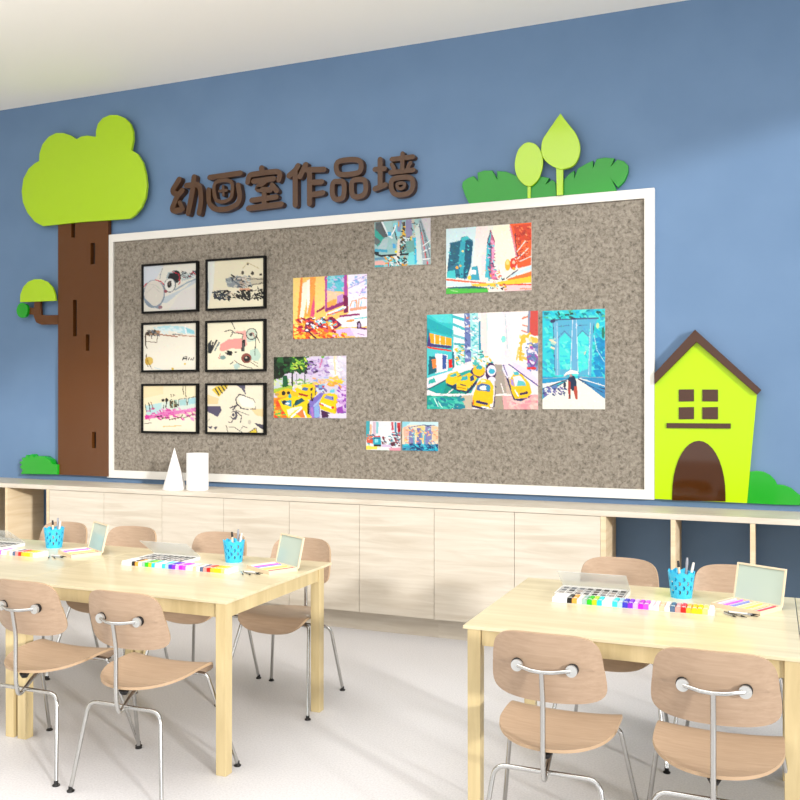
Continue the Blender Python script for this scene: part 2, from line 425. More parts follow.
sheet((265, 345, 8.889), [(78, 105), (720, 98), (722, 648), (78, 650)], 'd4cadc', '''
p 20281a 78 105 300 103 390 190 380 250 200 230 160 290 78 310
d 141c14,1c3a20,205028,2c6030 80 110 350 240 90 26
d 3c8030,88c040,c8d850,2a6a2c 230 110 400 240 45 16
d b8a0cc,c4b0d8,906cb0,d8c8e4 380 110 560 270 90 18
d 402c50,302840 360 130 460 250 7 16
e 70b048 515 108 14
l d070a8 12 510 130 490 200
p e8dcd0 600 100 640 100 640 300 615 300
d e4dce8,ececf0,d8d0e4 560 110 715 280 40 22
l f0d8a8 14 615 110 625 260
p c8d0d0 78 330 180 290 180 380 78 400
d 90c060,d8e090,f0f0e0,78b048 80 300 440 370 60 13
p 1c5a34 160 275 200 270 215 385 160 390
l 202c20 12 245 240 245 370
l 3c5038 7 355 220 360 350
l 3c5038 6 285 260 285 340
d f0a878,e8c0a0,90a8d8,f0d050,b0b8e4 430 290 690 350 70 15
p a8c040 80 390 250 360 250 420 80 430
p f2c020 95 420 210 385 310 430 300 470 120 490
e 302c28 168 428 18 20
e 302c28 212 425 15 14
e c09a60 110 440 22 12
p f4a030 78 470 200 460 260 645 78 650
d f07828,f8b838,60b850,f04c28,58c060 80 500 220 645 70 26
p f4cc10 265 390 340 350 430 350 475 400 470 430 415 490 320 470
p f8e8a0 260 360 330 360 330 400
p 4870a8 345 375 390 380 380 408 330 400
p 302438 405 385 430 375 425 405 408 410
p a83028 300 425 390 445 380 460 310 445
l 382850 12 420 430 415 470
l 382850 10 455 400 450 440
p f6d414 120 490 230 455 350 460 400 500 380 600 430 645 210 648 150 560
p 3090b8 150 500 240 490 240 550 160 525
e 1c2c48 175 510 20
e e8f0f0 205 520 18 10
e 30a8c0 225 455 13 20
p 205868 270 500 330 470 360 495 270 545
l 204838 12 255 545 290 490
p fff4d8 200 580 240 560 340 540 250 600 215 640
p f08040 270 600 340 570 370 640 330 645
l fff 16 330 560 240 640
l fff 12 350 590 370 640
p 301828 380 520 400 510 400 610 425 630 380 610
p 8070c0 400 500 500 420 540 430 490 500 490 648 430 648 400 600
l b078c8 20 420 560 430 640
l a8b8e8 14 440 540 520 460
p 8cb0e0 440 560 485 500 490 640 445 645
p 402048 400 490 440 460 430 500
d 7050a0,483868,c8e0f0 450 350 540 410 25 14
p 7aa8d0 480 350 535 350 530 385 480 385
e d03848 520 370 9
p f6d010 490 500 520 440 570 425 640 440 655 490 630 612 500 570 485 530
p 8088c8 525 470 550 445 610 460 612 492
p 5050a0 590 460 612 465 612 492
l f0f0f8 16 505 520 590 555
l d03030 12 488 520 520 535
e e02828 605 552 12
p f4a818 620 580 635 500 648 500 632 612
p 482048 500 575 580 600 560 645 510 645
p 70c8d8 580 400 620 390 620 420 580 425
d a050b8,d0a0d8,8040a8,e0c8ec 640 370 715 620 90 20
p 9840b0 645 550 690 540 695 600 640 600
d f0c830,f0a040 560 310 680 360 14 16
p e4daec 560 610 720 600 722 648 590 648
''', 'painting of yellow taxis under a dark tree, left of the felt board middle', 2, dens=.15)

sheet((355, 210, 8.889), [(172, 110), (672, 68), (670, 480), (176, 512)], '9cc4c4', '''
p 5c6468 180 115 240 105 290 240 250 250 180 170
p 38a898 176 170 270 260 200 330 176 240
p 687074 172 230 230 280 200 320 174 300
p a8d0d0 235 110 330 100 320 200 290 240
p 585c60 215 120 235 120 295 230 275 240
p b0c8cc 250 260 300 250 280 350 200 350
p 88d8e8 340 120 400 110 400 240 350 230
l e8f0f0 14 240 110 300 230 330 250
l 50585c 12 345 160 370 260 400 300
l fff 10 320 230 350 180 360 140
p 3cb4e4 290 200 320 195 325 230 295 232
p 48a8e0 335 300 365 305 365 340 340 345
p 908cb0 450 85 505 80 505 250 450 250
p 403c38 425 110 445 105 440 370 410 375
l d8a838 12 435 190 428 230
l e0b030 14 418 300 410 350
d f0c040,c09038,304048 405 100 445 370 30 10
p 8c98b8 380 90 420 90 400 200 375 190
l f0a848 10 388 110 390 150
d c8b8a8,58606c,e8d0b0 500 90 550 250 30 11
l f4e040 12 498 240 498 275
p d0dcd8 530 170 570 110 600 480 545 480
p 38b8dc 515 250 540 240 550 480 525 482
p 98a8b0 565 95 590 80 665 350 665 478 600 478
l 506068 7 570 130 640 440
l e06868 7 590 200 630 440
l 506068 5 600 170 665 420
l 506068 5 580 100 665 350
p cdc8cc 585 76 672 68 671 320
l f0f4f4 7 600 320 668 270
l f0f4f4 7 605 370 668 340
l f0f4f4 7 600 435 668 430
d 303438,d8e8e8,60b8b8,404448 370 240 520 400 70 13
p 70a8a0 450 280 525 270 530 400 460 400
p 78d8dc 480 380 525 370 530 482 460 485
e 1c2c34 195 378 24 20
l 242830 18 190 395 240 410 470 390
p e8d8c8 380 260 400 260 395 490 365 495
e e8e038 365 370 11
p 48a8c8 180 345 290 355 290 378 180 372
p e8b0a8 180 455 270 450 270 490 180 498
p 6898b0 180 425 300 415 300 440 180 445
d 303030,60c8d0,e0a030,e8e8e8 260 410 460 490 60 13
l e02820 11 300 470 300 495
p 40a8b0 180 490 260 488 260 502 180 508
l e04050 9 640 455 645 478
''', 'small teal and grey street painting pinned near the top frame of the board', 3, dens=.12, jit=12)

sheet((440, 215, 8), [(48, 112), (730, 60), (732, 602), (50, 632)], 'eae6dc', '''
p cfe6ea 48 112 290 95 260 420 48 400
p f4e0dc 290 95 380 90 380 350 310 460 280 300
p f4ecd4 420 90 560 75 600 350 520 400 440 390
p f2d8d8 330 330 370 250 370 430 330 500
p 2c7088 85 225 165 205 170 180 215 168 265 215 250 400 215 512 55 490
p 40b8c0 165 190 215 168 240 190 180 220
p 1c5470 205 200 262 215 245 400 215 512 190 500
p 34a4b4 165 215 205 210 185 500 160 500 150 400
p 286078 85 230 160 215 150 380 60 430
d 38a8b8,205068,1c4460,48c0c8 70 240 235 490 40 8
e f0a840 137 420 12
e e8d890 182 290 9
e d8a860 165 405 10
p 48c4c8 60 450 120 440 130 510 55 500
p 3ca0b4 255 415 300 405 320 520 240 520
p fff 248 440 290 440 290 475 248 478
e f4d040 237 500 15 18
p 48b8c8 375 220 405 120 412 200 405 500 360 500
p c06888 405 122 438 215 425 440 460 520 400 510
p e894b8 412 200 438 215 430 400 450 500 420 510
p 3c7088 395 200 410 250 408 480 390 500
l 382c50 7 404 125 378 225
l a03858 7 404 125 436 215
d 60d0d8,a84870,503868,f0a0c0 382 210 430 480 40 9
d d83c58,f0b040,e870a0,38a8b8 355 430 490 520 25 9
p f06030 555 75 730 60 728 400 620 430 590 250
p d04830 580 90 725 70 725 200 620 210
d f07848,c03828,a83c30,e89068,b04028 590 90 720 380 70 10
l f0e0d4 8 620 350 700 270
l f0e0d4 7 610 300 680 210
l f0d8cc 7 640 370 730 330
l 602c40 8 600 150 610 300 620 330
l 602c40 7 640 330 645 300
l e08898 12 560 95 590 230 610 330
e f4b030 540 400 22 45
e f8d880 540 380 12 20
e d84030 585 390 26 45
e f8c0a0 588 380 12 15
e f0a838 590 430 12
p f0f0e0 500 500 730 410 730 430 510 520
p c8e4ec 560 480 732 400 732 432 560 500
p f07838 540 510 732 450 732 490 540 530
l 403048 8 530 505 620 440
p f8c838 460 535 732 490 732 540 470 560
p e05038 470 555 732 548 732 568 500 565
p f0c8c8 500 560 732 560 732 602 520 610
l f0885c 8 640 590 730 590
p f06848 50 508 370 540 370 552 50 522
p d0ecf0 50 525 260 545 240 575 50 565
p f8c840 255 550 370 545 470 540 440 570 260 570
p 306070 60 575 260 565 380 580 380 595 60 595
p 50b848 50 585 380 588 390 615 50 632
l a0d890 8 90 600 140 610
d f0c030,80283c,382038,f07838,50a8b8 380 510 520 600 35 9
''', 'painting of a tall wedge tower between teal and orange buildings, upper right on board', 4, dens=.15)

sheet((420, 305, 6.4), [(42, 62), (754, 38), (756, 666), (46, 668)], 'f0e4e4', '''
p 30c0c4 42 62 215 55 215 400 46 470
p 20a8b0 42 80 210 160 210 205 44 160
p 54d4d4 60 62 200 56 210 120 120 110
p 208898 46 150 60 155 60 260 46 260
p f4a820 62 180 205 215 205 262 65 245
l e8f4e8 5 95 190 95 250
l e8f4e8 5 130 200 130 255
l e8f4e8 5 165 205 165 258
p 483878 46 245 60 180 70 248 205 265 205 280 46 265
p e83c30 46 265 205 290 205 300 50 278
p 4cc8cc 46 280 210 300 210 420 46 470
p f0e8e8 100 310 180 320 180 420 100 440
p 3858a0 145 320 172 325 170 410 145 415
p 186070 60 330 100 330 110 430 55 450
p f08840 75 350 105 345 108 400 85 410
p e81818 185 350 208 345 210 400 185 405
p 187080 208 300 222 300 222 400 210 410
p e8f0f0 210 60 285 55 285 400 225 400
l 40b8c0 18 215 75 280 95
l 40b8c0 16 215 125 285 155
l 70c0c8 16 215 195 285 215
l 48a8b4 14 225 250 285 255
d 40b8a8,f0c030,a0e0d8,308898,f0d8d8 225 260 290 385 70 11
p 6878b0 285 50 320 48 330 360 290 370
l f08838 9 300 85 315 80
l f09840 9 292 140 318 136
d 485890,98a0c8,d0d8e8 288 60 322 350 30 9
p a8e0e0 320 45 372 42 375 340 330 350
d 40b8c0,f0f0f0,a0b8c8 322 60 370 320 40 9
p 2898b0 375 110 388 100 392 290 378 290
p f0dcd8 390 42 430 40 430 320 395 330
p fff4f0 430 40 530 40 520 360 450 360
l a8e0d8 4 430 60 430 300
p f4e0e4 530 40 580 38 590 360 530 370
l a8c8d0 5 545 60 560 280
e 90e0d4 535 220 14 22
p fff0e8 580 38 650 38 650 200 620 360 595 360
l e87858 9 655 90 690 75
l e88868 8 655 130 690 140
l e08070 8 650 165 690 180
p d05048 690 40 754 38 754 200 700 200
l 8890a8 14 698 42 692 190
p fff4ec 640 200 680 180 754 210 754 300 700 380 620 360
d f4c050,f0d8a0,fff 630 190 752 350 40 18
l f4b838 14 640 350 650 230 700 185
l f4c468 10 620 350 630 280
p 6078a8 680 290 754 250 754 420 690 410
d 607898,8090c0,a050a8,f0e0e8 680 250 752 400 40 15
l 8838a0 8 690 350 720 400 754 340
l e83028 14 695 405 735 405
p f0d8f0 590 360 700 420 754 480 754 500 600 400
l 503890 7 570 380 754 515
p 18a098 46 540 180 470 300 420 420 400 330 565 130 575
p f0e4f0 46 500 170 440 300 385 320 395 190 460 46 535
l 205868 8 46 545 180 475
p 30b0a8 60 480 95 470 105 495 55 510
d 40b8b8,e0f0e8,f0c040,58b0a0 340 330 450 400 50 12
d 28a0a0,90e0d8,183850 370 290 400 340 10 10
p 189080 180 480 240 540 330 545 300 570 150 572
p a89c90 480 380 530 380 600 560 480 570
p c8b4a8 530 400 560 400 600 560 560 575
l fff4f0 6 385 400 170 575
l fff4f0 6 440 410 320 600
l fff4f0 6 520 500 540 565
l fff4f0 6 90 570 700 578
p c8b8a0 270 580 340 575 340 665 230 667
p 189888 46 580 260 585 265 640 200 667 46 668
d 208898,28b0a0,1c7890,50c8b0 50 590 260 665 60 18
p a89c88 480 580 560 580 550 666 470 666
p f0a8a8 530 580 754 570 756 666 540 666
d f4b8b0,f098a0,f0c8c0 560 585 750 660 40 18
l e0f8f0 4 95 600 120 650
l e0f8f0 4 120 620 145 655
e 402858 455 430 34 60
e f0e4f0 460 420 28 35
e 38b0c8 462 425 20 16
e e8e0f0 462 478 24 18
e 402868 372 430 46 38
e f4c018 380 420 40 34
e 30a8b0 382 400 20 14
p 184060 180 500 250 510 330 470 340 480 260 560 175 515
p f4c818 168 475 190 440 240 425 268 450 240 500 210 515 170 500
p 38b0b0 195 450 235 435 240 455 200 462
l 382848 6 245 460 262 450
p 302850 232 520 300 555 365 480 370 500 310 565 240 545
p f6c818 235 510 262 460 320 432 370 465 340 510 300 550 240 540
p 38a8b0 270 465 305 450 310 478 265 485
p 304878 322 460 345 445 350 480 325 490
l c08010 6 240 525 295 535
l 302850 7 262 508 295 516
p 302050 335 620 470 660 490 500 480 650 400 667 335 650
p f8c414 340 590 370 500 400 470 450 480 475 520 470 620 450 662 340 640
p 4868a0 368 515 400 500 445 510 452 555 365 545
e e8f4f4 410 530 26 14
e 3888b0 440 530 14 20
p fff0c0 390 480 410 475 430 490 395 495
p f07818 340 605 352 610 350 640 340 635
l 302860 16 370 618 430 632
l fff 9 400 652 440 655
e f8f0e0 460 640 10
p 302858 535 400 570 480 610 600 700 590 720 570 650 615 600 605 545 440
p e8e0f0 525 380 560 380 590 440 560 470 530 420
l 604890 6 535 385 560 450
p f6c418 575 480 600 440 650 440 700 500 715 560 690 590 610 598 590 560
p e8e4f4 595 460 640 450 680 500 610 520
p 48b8c0 600 430 625 425 640 445 605 450
p 60c0c8 630 480 670 490 680 515 620 515
p a890d0 580 475 598 480 605 520 585 510
l 382850 14 645 568 685 560
l fff 8 610 545 630 580
''', 'largest painting, bright teal and pink avenue with yellow taxis', 5, dens=.12)

sheet((535, 300, 6.96), [(52, 75), (487, 62), (488, 762), (52, 758)], '34c8d4', '''
d 28c4d8,48dcdc,1cb0d0,60e4d8,38a8c8,20c0b8 55 80 480 520 260 20
d 50b890,188898,306058 60 75 480 140 30 13
d 1c9cd0,2090c8,1888b8 400 250 485 520 50 20
p 5ab0d0 120 140 435 130 420 160 405 220 375 200 385 520 300 530 285 270 250 290 245 520 160 520 165 250 130 240
p 48dcd8 172 270 208 230 248 270 242 480 165 480
p 50e0dc 288 265 330 218 372 265 370 480 300 500
d 40e0d8,70ecdc,30c8d8 175 290 240 470 30 14
d 40e0d8,70ecdc,30c8d8 292 280 365 480 30 14
p 70b4d4 125 155 160 150 175 520 140 525
p 68acd0 255 140 285 140 300 490 255 500
p 64b0d0 385 160 405 160 390 530 370 530
l 4c5c80 9 112 140 438 128
e 383c60 125 148 17 12
e 403c60 268 132 22 7
l 506890 4 165 185 240 178
l 506890 4 300 180 370 175
l 507098 5 160 265 205 215 250 260
l 507098 5 288 262 328 215 378 255
l b8d0e0 5 155 160 158 520
l c8dce8 5 262 140 248 500
l c8dce8 5 288 140 300 500
l c8dce8 4 385 160 372 520
l 405880 4 128 160 140 500
l 405880 5 408 170 405 230
l a8dce0 5 410 250 430 350 480 430
e 202428 258 98 12 7
d e8d8b8,a8d0c0 108 270 125 330 8 14
l e0d0b0 5 345 380 355 350
e c8e0a0 435 180 10 20
e 307860 472 230 10 40
p 2898c8 52 530 230 540 240 550 55 620
p 3890c0 300 530 487 545 487 640 400 600 300 560
l 88a8b8 5 52 545 230 535
l 88a8b8 5 310 535 487 540
p f2eee0 235 545 300 545 488 690 488 762 52 758 52 690
p f0ece4 52 580 140 570 230 548 220 560 56 610
l 303c60 8 52 620 140 585 228 552
l 404070 6 55 650 130 610 220 565
p 6078b0 55 620 160 585 150 620 60 680
d 304878,e8e8e8,7060a0 58 600 210 660 50 10
l 2c3860 9 305 550 400 600 487 620
p 3c88b8 320 560 487 625 487 690
l 305080 6 330 570 487 650
l f0ece4 6 310 545 487 600
e 303048 208 588 9 22
p fff4ec 200 530 215 505 250 485 292 495 305 515 270 510 240 515
l d0b0a8 4 205 528 235 512
p 303c54 232 540 250 520 275 530 290 570 290 620 232 620
p a83c34 232 560 250 570 250 660 248 688 236 684 230 620
p 243450 250 540 272 530 288 570 286 630 255 630
p b84c3c 272 600 292 600 298 660 296 690 282 688 270 640
l 40342c 6 244 660 246 684
e c09888 250 525 9 11
''', 'upright turquoise painting of a stone bridge tower with a couple under an umbrella', 6, dens=.1, jit=12)

sheet((355, 412, 8.889), [(98, 82), (402, 82), (404, 340), (100, 340)], 'e8e8ec', '''
p 40a8b0 98 82 135 82 130 200 110 240 98 230
p f0b890 135 110 150 110 148 240 130 240
p d0b8c8 160 90 185 90 185 210 160 215
p 88c8d0 190 90 210 90 208 190 190 195
p f4f0f0 240 82 310 82 300 200 245 210
p d87880 320 90 340 90 345 160 325 165
l b02838 8 330 95 332 150
p 4888a0 350 90 368 90 370 230 352 230
p c83c40 370 95 400 95 402 210 380 200
l a01828 12 388 130 392 170
d 48b0c0,e0e8f0,c8404c,305068 320 180 400 250 50 10
d e87850,50b0b8,30607c 100 200 160 280 40 12
p e05c40 105 250 160 245 160 275 110 275
p 28a8c0 165 225 230 220 235 290 165 290
p d03840 175 215 225 212 225 225 175 226
p 1c5070 170 230 228 228 228 235 170 240
p 90e0e8 178 242 210 240 205 270 180 275
p 382830 168 290 235 288 235 305 170 308
d 702838,4090a0,e8f0f0,903040 235 215 400 300 80 10
p 5c2838 315 270 355 265 355 295 318 297
p d8c0e0 240 290 320 290 320 310 240 312
p f8e058 100 300 230 310 250 330 102 335
p e8f0e8 200 315 300 315 300 338 200 338
p f0a0b0 300 318 404 310 404 340 310 340
''', 'tiny painting of a teal tram in a street, low on the felt board', 7, dens=.1, size=1.6)

sheet((355, 412, 8.889), [(420, 88), (738, 86), (740, 345), (420, 345)], 'f0dcc0', '''
p c8e4e8 420 88 738 86 738 130 600 118 480 120 420 150
p 90d0e0 420 90 500 90 440 140 420 150
p f0b8a0 430 140 490 120 480 250 440 270
p f4d088 560 120 620 130 615 280 570 280
p f0c8a0 680 120 738 130 738 250 690 260
p 8080b0 482 145 518 145 520 285 478 285
p 58a8c0 518 160 532 160 535 280 520 285
p 7878ac 550 145 588 145 592 290 548 290
p 60b0c8 588 155 602 160 600 280 592 285
p 8484b4 625 130 678 130 682 290 625 295
p 60b8c8 610 170 626 165 626 285 612 285
l 5c6088 6 480 140 600 118 710 118
e 3c5070 650 122 26 7
d f8d870,f09878,b0d8d8,9090c0 430 150 730 280 70 10
p 4898b8 420 290 740 280 740 345 420 345
d 1c70a0,18a8c8,204870,48c8d8,283c68 422 285 735 342 110 12
''', 'tiny painting of three towers over blue water, beside the tram painting', 8, dens=.1, size=1.6)

# framed drawings
def framed(outer, crop, corners, base, spec, label, seed):
    x0, x1, z0, z1 = rect_from(outer, YF-.028)
    t = thing('framed_drawing', label, 'framed picture', ((x0+x1)/2, YF, z0), 0, 'small black framed drawings on the felt board')
    hw = (x1-x0)/2; h = z1-z0; f = .017
    b = MB(); b.box(-hw, hw, -.028, 0, h-f, h); b.box(-hw, hw, -.028, 0, 0, f); b.box(-hw, -hw+f, -.028, 0, f, h-f); b.box(hw-f, hw, -.028, 0, f, h-f)
    b.build('frame', 'black', t, bevel=.0015)
    P = Paint(corners, 86, 74, base); P.run(spec); P.brush(seed, 350, 1.6, 7)
    o = bpy.data.objects.new('drawing', picture_mesh(P, 2*(hw-f), h-2*f, .018)); COL.objects.link(o); o.parent = t; o.location = (0, 0, f)
FR = [[(141, 264.5), (197.5, 260.5), (197.5, 311.5), (141.5, 313.5)], [(205, 259.5), (265, 255.3), (265, 308), (205.5, 311)],
      [(141, 322.5), (197.5, 321), (197.5, 371.5), (141, 372.5)], [(205, 321), (265, 318.5), (265, 371), (205, 372)],
      [(141, 384.3), (197.5, 383), (197.5, 433), (141, 433.8)], [(205, 383.5), (265, 382.5), (265, 434), (205, 435)]]
Cr = [(100, 112), (523, 92), (520, 488), (105, 497)]
framed(FR[0], 0, [(102, 122), (522, 95), (522, 488), (105, 496)], 'e6e2d6', '''
p d4dae2 102 122 260 115 200 230 102 280
p c4ced6 260 380 420 310 522 220 522 260 400 330 280 430 240 420
p e0dcd8 400 330 522 300 522 480 300 488
l 9098a4 6 250 140 235 190 230 225
e 8896a4 185 350 88 112
e dcd6cc 185 345 78 102
l c8c4be 4 130 340 180 290 235 340
l c8c4be 4 150 270 200 280 240 320
l 8898a8 12 110 390 170 450 230 470
l d03048 8 195 235 240 250 262 275
l d03048 6 105 290 130 260
e 987078 235 460 16 14
e 303034 345 215 52 48
e 202024 350 200 40 40
l a8b8bc 12 285 220 300 180 340 170
l c82038 6 330 170 380 190 388 260 375 275
e 707c80 308 282 48 56
e eae8e0 308 280 40 50
e 202024 305 275 19 26
e 6c5c58 305 268 8 14
e 984c58 275 330 13
p b8c4c4 400 180 470 150 510 180 505 220 400 250
d 58646c,d8e0e0,902c40,303438 395 160 520 220 40 9
l c82038 6 480 165 520 200
l 98a8b4 12 350 320 450 260 520 230
e e4e0d8 460 165 24 20
''', 'black framed sketch of a striped fish-like shape, at the top beside the board edge', 11)
framed(FR[1], 0, [(52, 90), (502, 58), (502, 465), (55, 478)], 'eae2c6', '''
p e4e6de 52 90 110 85 100 300 55 478
l b0bcc4 12 55 260 60 400
p 8c9498 195 230 290 215 400 225 400 300 300 310 210 300
p b0a090 300 225 390 222 380 300 310 305
d 303840,a8b0b0,687078,d0c8b8 195 210 400 300 70 11
p c8c0a8 390 225 502 225 502 280 400 290
l 504c48 5 400 285 502 270
l 504c48 4 390 235 500 240
l 282420 12 240 200 265 220
d 181818,303840,404850 95 330 215 400 55 12
d c8b8a0,2c2c2c 200 350 290 390 20 9
p d8a080 310 312 400 315 380 335 300 330
d 181818,383430,282828 280 330 500 400 70 12
l 181818 8 350 360 370 410 400 400 430 350
l 202020 8 450 300 470 380 500 390
e 504840 330 185 10 18
e 403830 408 190 12 14
e 403830 475 200 12 10
e 585048 370 112 9
l c8b890 4 330 150 370 100 460 150
''', 'black framed sketch of an old steam engine, at the top of its column', 12)
framed(FR[2], 0, [(103, 590), (522, 572), (522, 1048), (103, 1052)], 'eae4d4', '''
p b4dce4 180 620 280 600 420 610 500 650 510 690 400 680 300 650 200 640
p 90ccd8 430 620 500 655 500 685 450 670
l f0f0ec 10 430 610 440 680
d d8e8e8,f0ece0 200 620 400 670 20 14
l a87860 10 230 690 370 712
l b88870 8 380 700 520 712
l 606468 6 330 690 410 690
p 908478 130 660 180 640 225 650 225 690 130 700
d 403830,b08868,687078,302820 125 645 225 700 50 9
l 504030 6 122 680 122 800 135 830
l 604838 5 130 760 210 770 215 700
l 604838 5 165 700 170 730
l 50402c 7 128 890 125 940 140 1010
e d4b458 150 955 32 32
e c09838 130 955 14 30
l 685838 4 135 950 170 1035
e e0c050 430 988 9
e d8b840 332 1035 10
l c8d8d8 8 190 1020 250 1045
l 202428 7 410 950 420 920 445 915 440 950
l 202428 7 412 935 440 935
l 202428 6 455 950 465 925
l 202428 6 475 948 480 928
l 202428 6 492 950 498 925
''', 'black framed pale sketch with a blue arc, in the middle of its column', 13)
framed(FR[3], 0, [(55, 570), (502, 560), (502, 1040), (55, 1045)], 'eee6ca', '''
p e89c94 160 790 220 740 330 730 330 840 250 830 180 860 150 850
p ecaaa0 270 665 360 655 370 800 330 830 340 700
p c0d4c4 360 660 420 645 445 700 440 760 370 770
p bcd4c4 390 850 450 830 480 900 460 960 400 950
l 303030 5 250 570 275 640
l 403c38 7 195 660 240 645 265 665 240 710
l 403c38 6 250 670 340 690 330 740
e 504c4c 405 690 44 48
e c8d4c0 405 690 37 40
l b04c48 6 385 690 420 680 425 720
e 484444 400 695 12
p 282828 330 750 358 740 350 860 325 860
l 585858 6 340 780 340 850
p 303438 60 780 90 740 82 860 60 880
l 303438 14 130 750 80 870
l 607880 12 150 770 115 850
l 282828 12 100 770 75 870
p 282828 190 870 250 860 265 905 210 895
l 282828 9 215 855 245 862
l 282828 8 275 870 290 865
e 809c98 180 920 24 16
l c05048 6 160 880 150 930
p f0e4cc 250 880 310 880 310 940 260 960
e 8c4c40 365 930 40
e 282828 368 935 24
e d8c8b0 362 925 8
l 383430 6 430 900 440 700 470 780
l 605c50 5 420 960 450 980
l 383838 7 240 985 260 965
e b8d0c8 290 1010 24 24
l 605850 5 270 950 300 980 350 1010 410 1030
l 706858 5 400 970 460 1020
''', 'black framed sketch of a pink robot, in the middle of its column', 14)
framed(FR[4], 0, [(103, 362), (522, 352), (520, 738), (105, 742)], 'f0e4c0', '''
p f4ecd4 105 640 522 590 520 738 105 742
p f0dcb0 103 362 260 358 260 430 103 470
p b8dcdc 120 530 250 500 250 590 130 610
p d8e4d8 250 500 520 450 520 540 250 590
p e07cb8 115 615 200 600 260 575 400 560 520 535 520 565 400 590 260 620 120 645
d d848a0,e898c8,e060ac 120 545 515 635 70 12
e d43898 135 625 17
l 282828 8 200 622 250 612
p 6c5c38 310 490 365 475 370 535 315 545
d 484030,98b8a8,302c24 310 478 370 540 30 8
l f0e4c0 5 340 480 342 540
p a8d0d0 385 480 440 468 440 520 390 525
l 605c50 5 380 525 380 472 440 462 445 520
p a8d4dc 455 465 510 455 515 505 460 515
l 605c50 5 450 520 455 460 515 448
l 403c34 5 120 520 130 580
l 302820 7 150 510 160 580
l a06848 7 165 500 185 560
e 282420 260 482 12
e 282420 288 480 12 16
l 282420 8 290 490 280 540
l 403c34 6 262 550 265 520
l 483c30 5 320 430 325 455
l 483c30 5 335 450 348 435
l 706850 4 415 360 420 430
l 706850 4 435 360 438 450
l 504830 7 250 635 300 622
l 605838 8 310 642 400 620 410 600
l 605838 7 420 625 500 590
l 484030 5 110 680 170 672
l f0b860 4 260 700 400 690
''', 'black framed sketch of a pink and blue train, bottom of its column', 15)
framed(FR[5], 0, [(55, 362), (502, 354), (502, 738), (55, 750)], 'eee4cc', '''
p e8c848 90 400 130 370 230 356 200 400 150 455
l 504838 11 120 390 150 440
l 504838 11 145 380 175 425
l 504838 11 170 365 195 405
l 504838 9 195 360 212 385
p 5c586c 290 360 355 356 362 440 330 390
p 585068 55 535 165 532 170 570 140 622 55 580
p e8d0a0 55 440 150 470 140 520 55 520
p f0d4a0 400 545 502 545 500 610 440 600
l 4c4850 9 350 440 310 435 285 470 290 510 330 545
l 605c60 5 330 440 420 470 435 500
p f4efe0 300 460 340 445 430 490 430 540 330 530
l 4c4850 8 320 545 380 555
l 4c4850 8 400 550 435 550 438 530
l 4c4850 11 240 545 290 525 260 560
e 585460 270 605 28 36
e eee4cc 262 600 18 24
e 504c58 264 600 10 15
l 504c54 8 285 570 330 610 320 660
l 504c54 8 225 660 250 665 260 640
l 807c78 5 280 560 385 600
e c8c0b0 390 655 12 20
p 504c5c 425 660 500 672 502 715 470 700
p 504c5c 60 705 100 700 85 725
p 504c5c 105 705 140 702 120 730
l 484448 6 230 700 270 700 340 745
l 686460 5 310 740 340 690 370 700
p e8cc40 380 745 440 705 445 742 410 750
l 403828 6 375 745 440 700 450 745
l 605850 4 55 665 75 640
l 605850 4 210 690 220 745
''', 'black framed sketch with dark shapes and a striped yellow corner, bottom of its column', 16)

# ---------------------------------------------------------------- tree cut-out
z1 = Z(0, 90, 4); z2 = Z(0, 290, 4); zt = Z(0, 220, 7.27)
yt = D-.05
t = thing('tree_cutout', 'big cartoon tree cutout with lime crown and glossy brown trunk on the wall', 'wall decoration', (-5.4, D, W(60, 476)[1]))
yc = D-.074
crown = z1(crv([(90, 430), (92, 370), (118, 312), (158, 283)], 1)[:4]) if 0 else None
def arc(cx, cy, r, a0, a1, n=14, ry=None):
    ry = ry or r
    return [(cx+r*math.cos(math.radians(a0+(a1-a0)*k/n)), cy-ry*math.sin(math.radians(a0+(a1-a0)*k/n))) for k in range(n+1)]
cp = []
cp += [(172, 545), (140, 528), (110, 492), (92, 450), (87, 405), (94, 355), (115, 315), (140, 293), (157, 284)]
cp += [(158, 255), (170, 218), (195, 187), (225, 172), (255, 172), (285, 182), (307, 197)]
cp += [(325, 186), (350, 182), (384, 187)]
cp += [(384, 165), (392, 135), (412, 112), (440, 100), (470, 100), (500, 112), (522, 135), (532, 165), (533, 200), (525, 240)]
cp += [(550, 255), (572, 290), (584, 340), (588, 385), (582, 430), (565, 470), (540, 500), (520, 515), (330, 528)]
plate('crown', [onwall(z1(cp), D-.070)], yc, D-.045, 'lime', t, .004)
trunk = z1([(232, 480), (433, 480)]) + [(108.4, 476.6), (58, 474.6)]
slots = [z1([(285, 530), (300, 530), (300, 590), (285, 590)]), z1([(362, 612), (380, 612), (380, 697), (362, 697)]),
         z2([(292, 40), (307, 40), (307, 185), (292, 185)]), z2([(343, 178), (358, 178), (358, 243), (343, 243)]), z2([(368, 568), (384, 568), (384, 632), (368, 632)])]
plate('trunk', [onwall(trunk, yt-.0)]+[onwall(s_, yt) for s_ in slots], yt-.0, D-.012, 'brown', t, 0)
tq = onwall(trunk, yt)
plate('trunk_backing', [[(x+(.01 if k in (0, 3) else -.01), z+(-.01 if k < 2 else .01)) for k, (x, z) in enumerate(tq)]], D-.012, D-.001, 'darkbrown', t, 0)
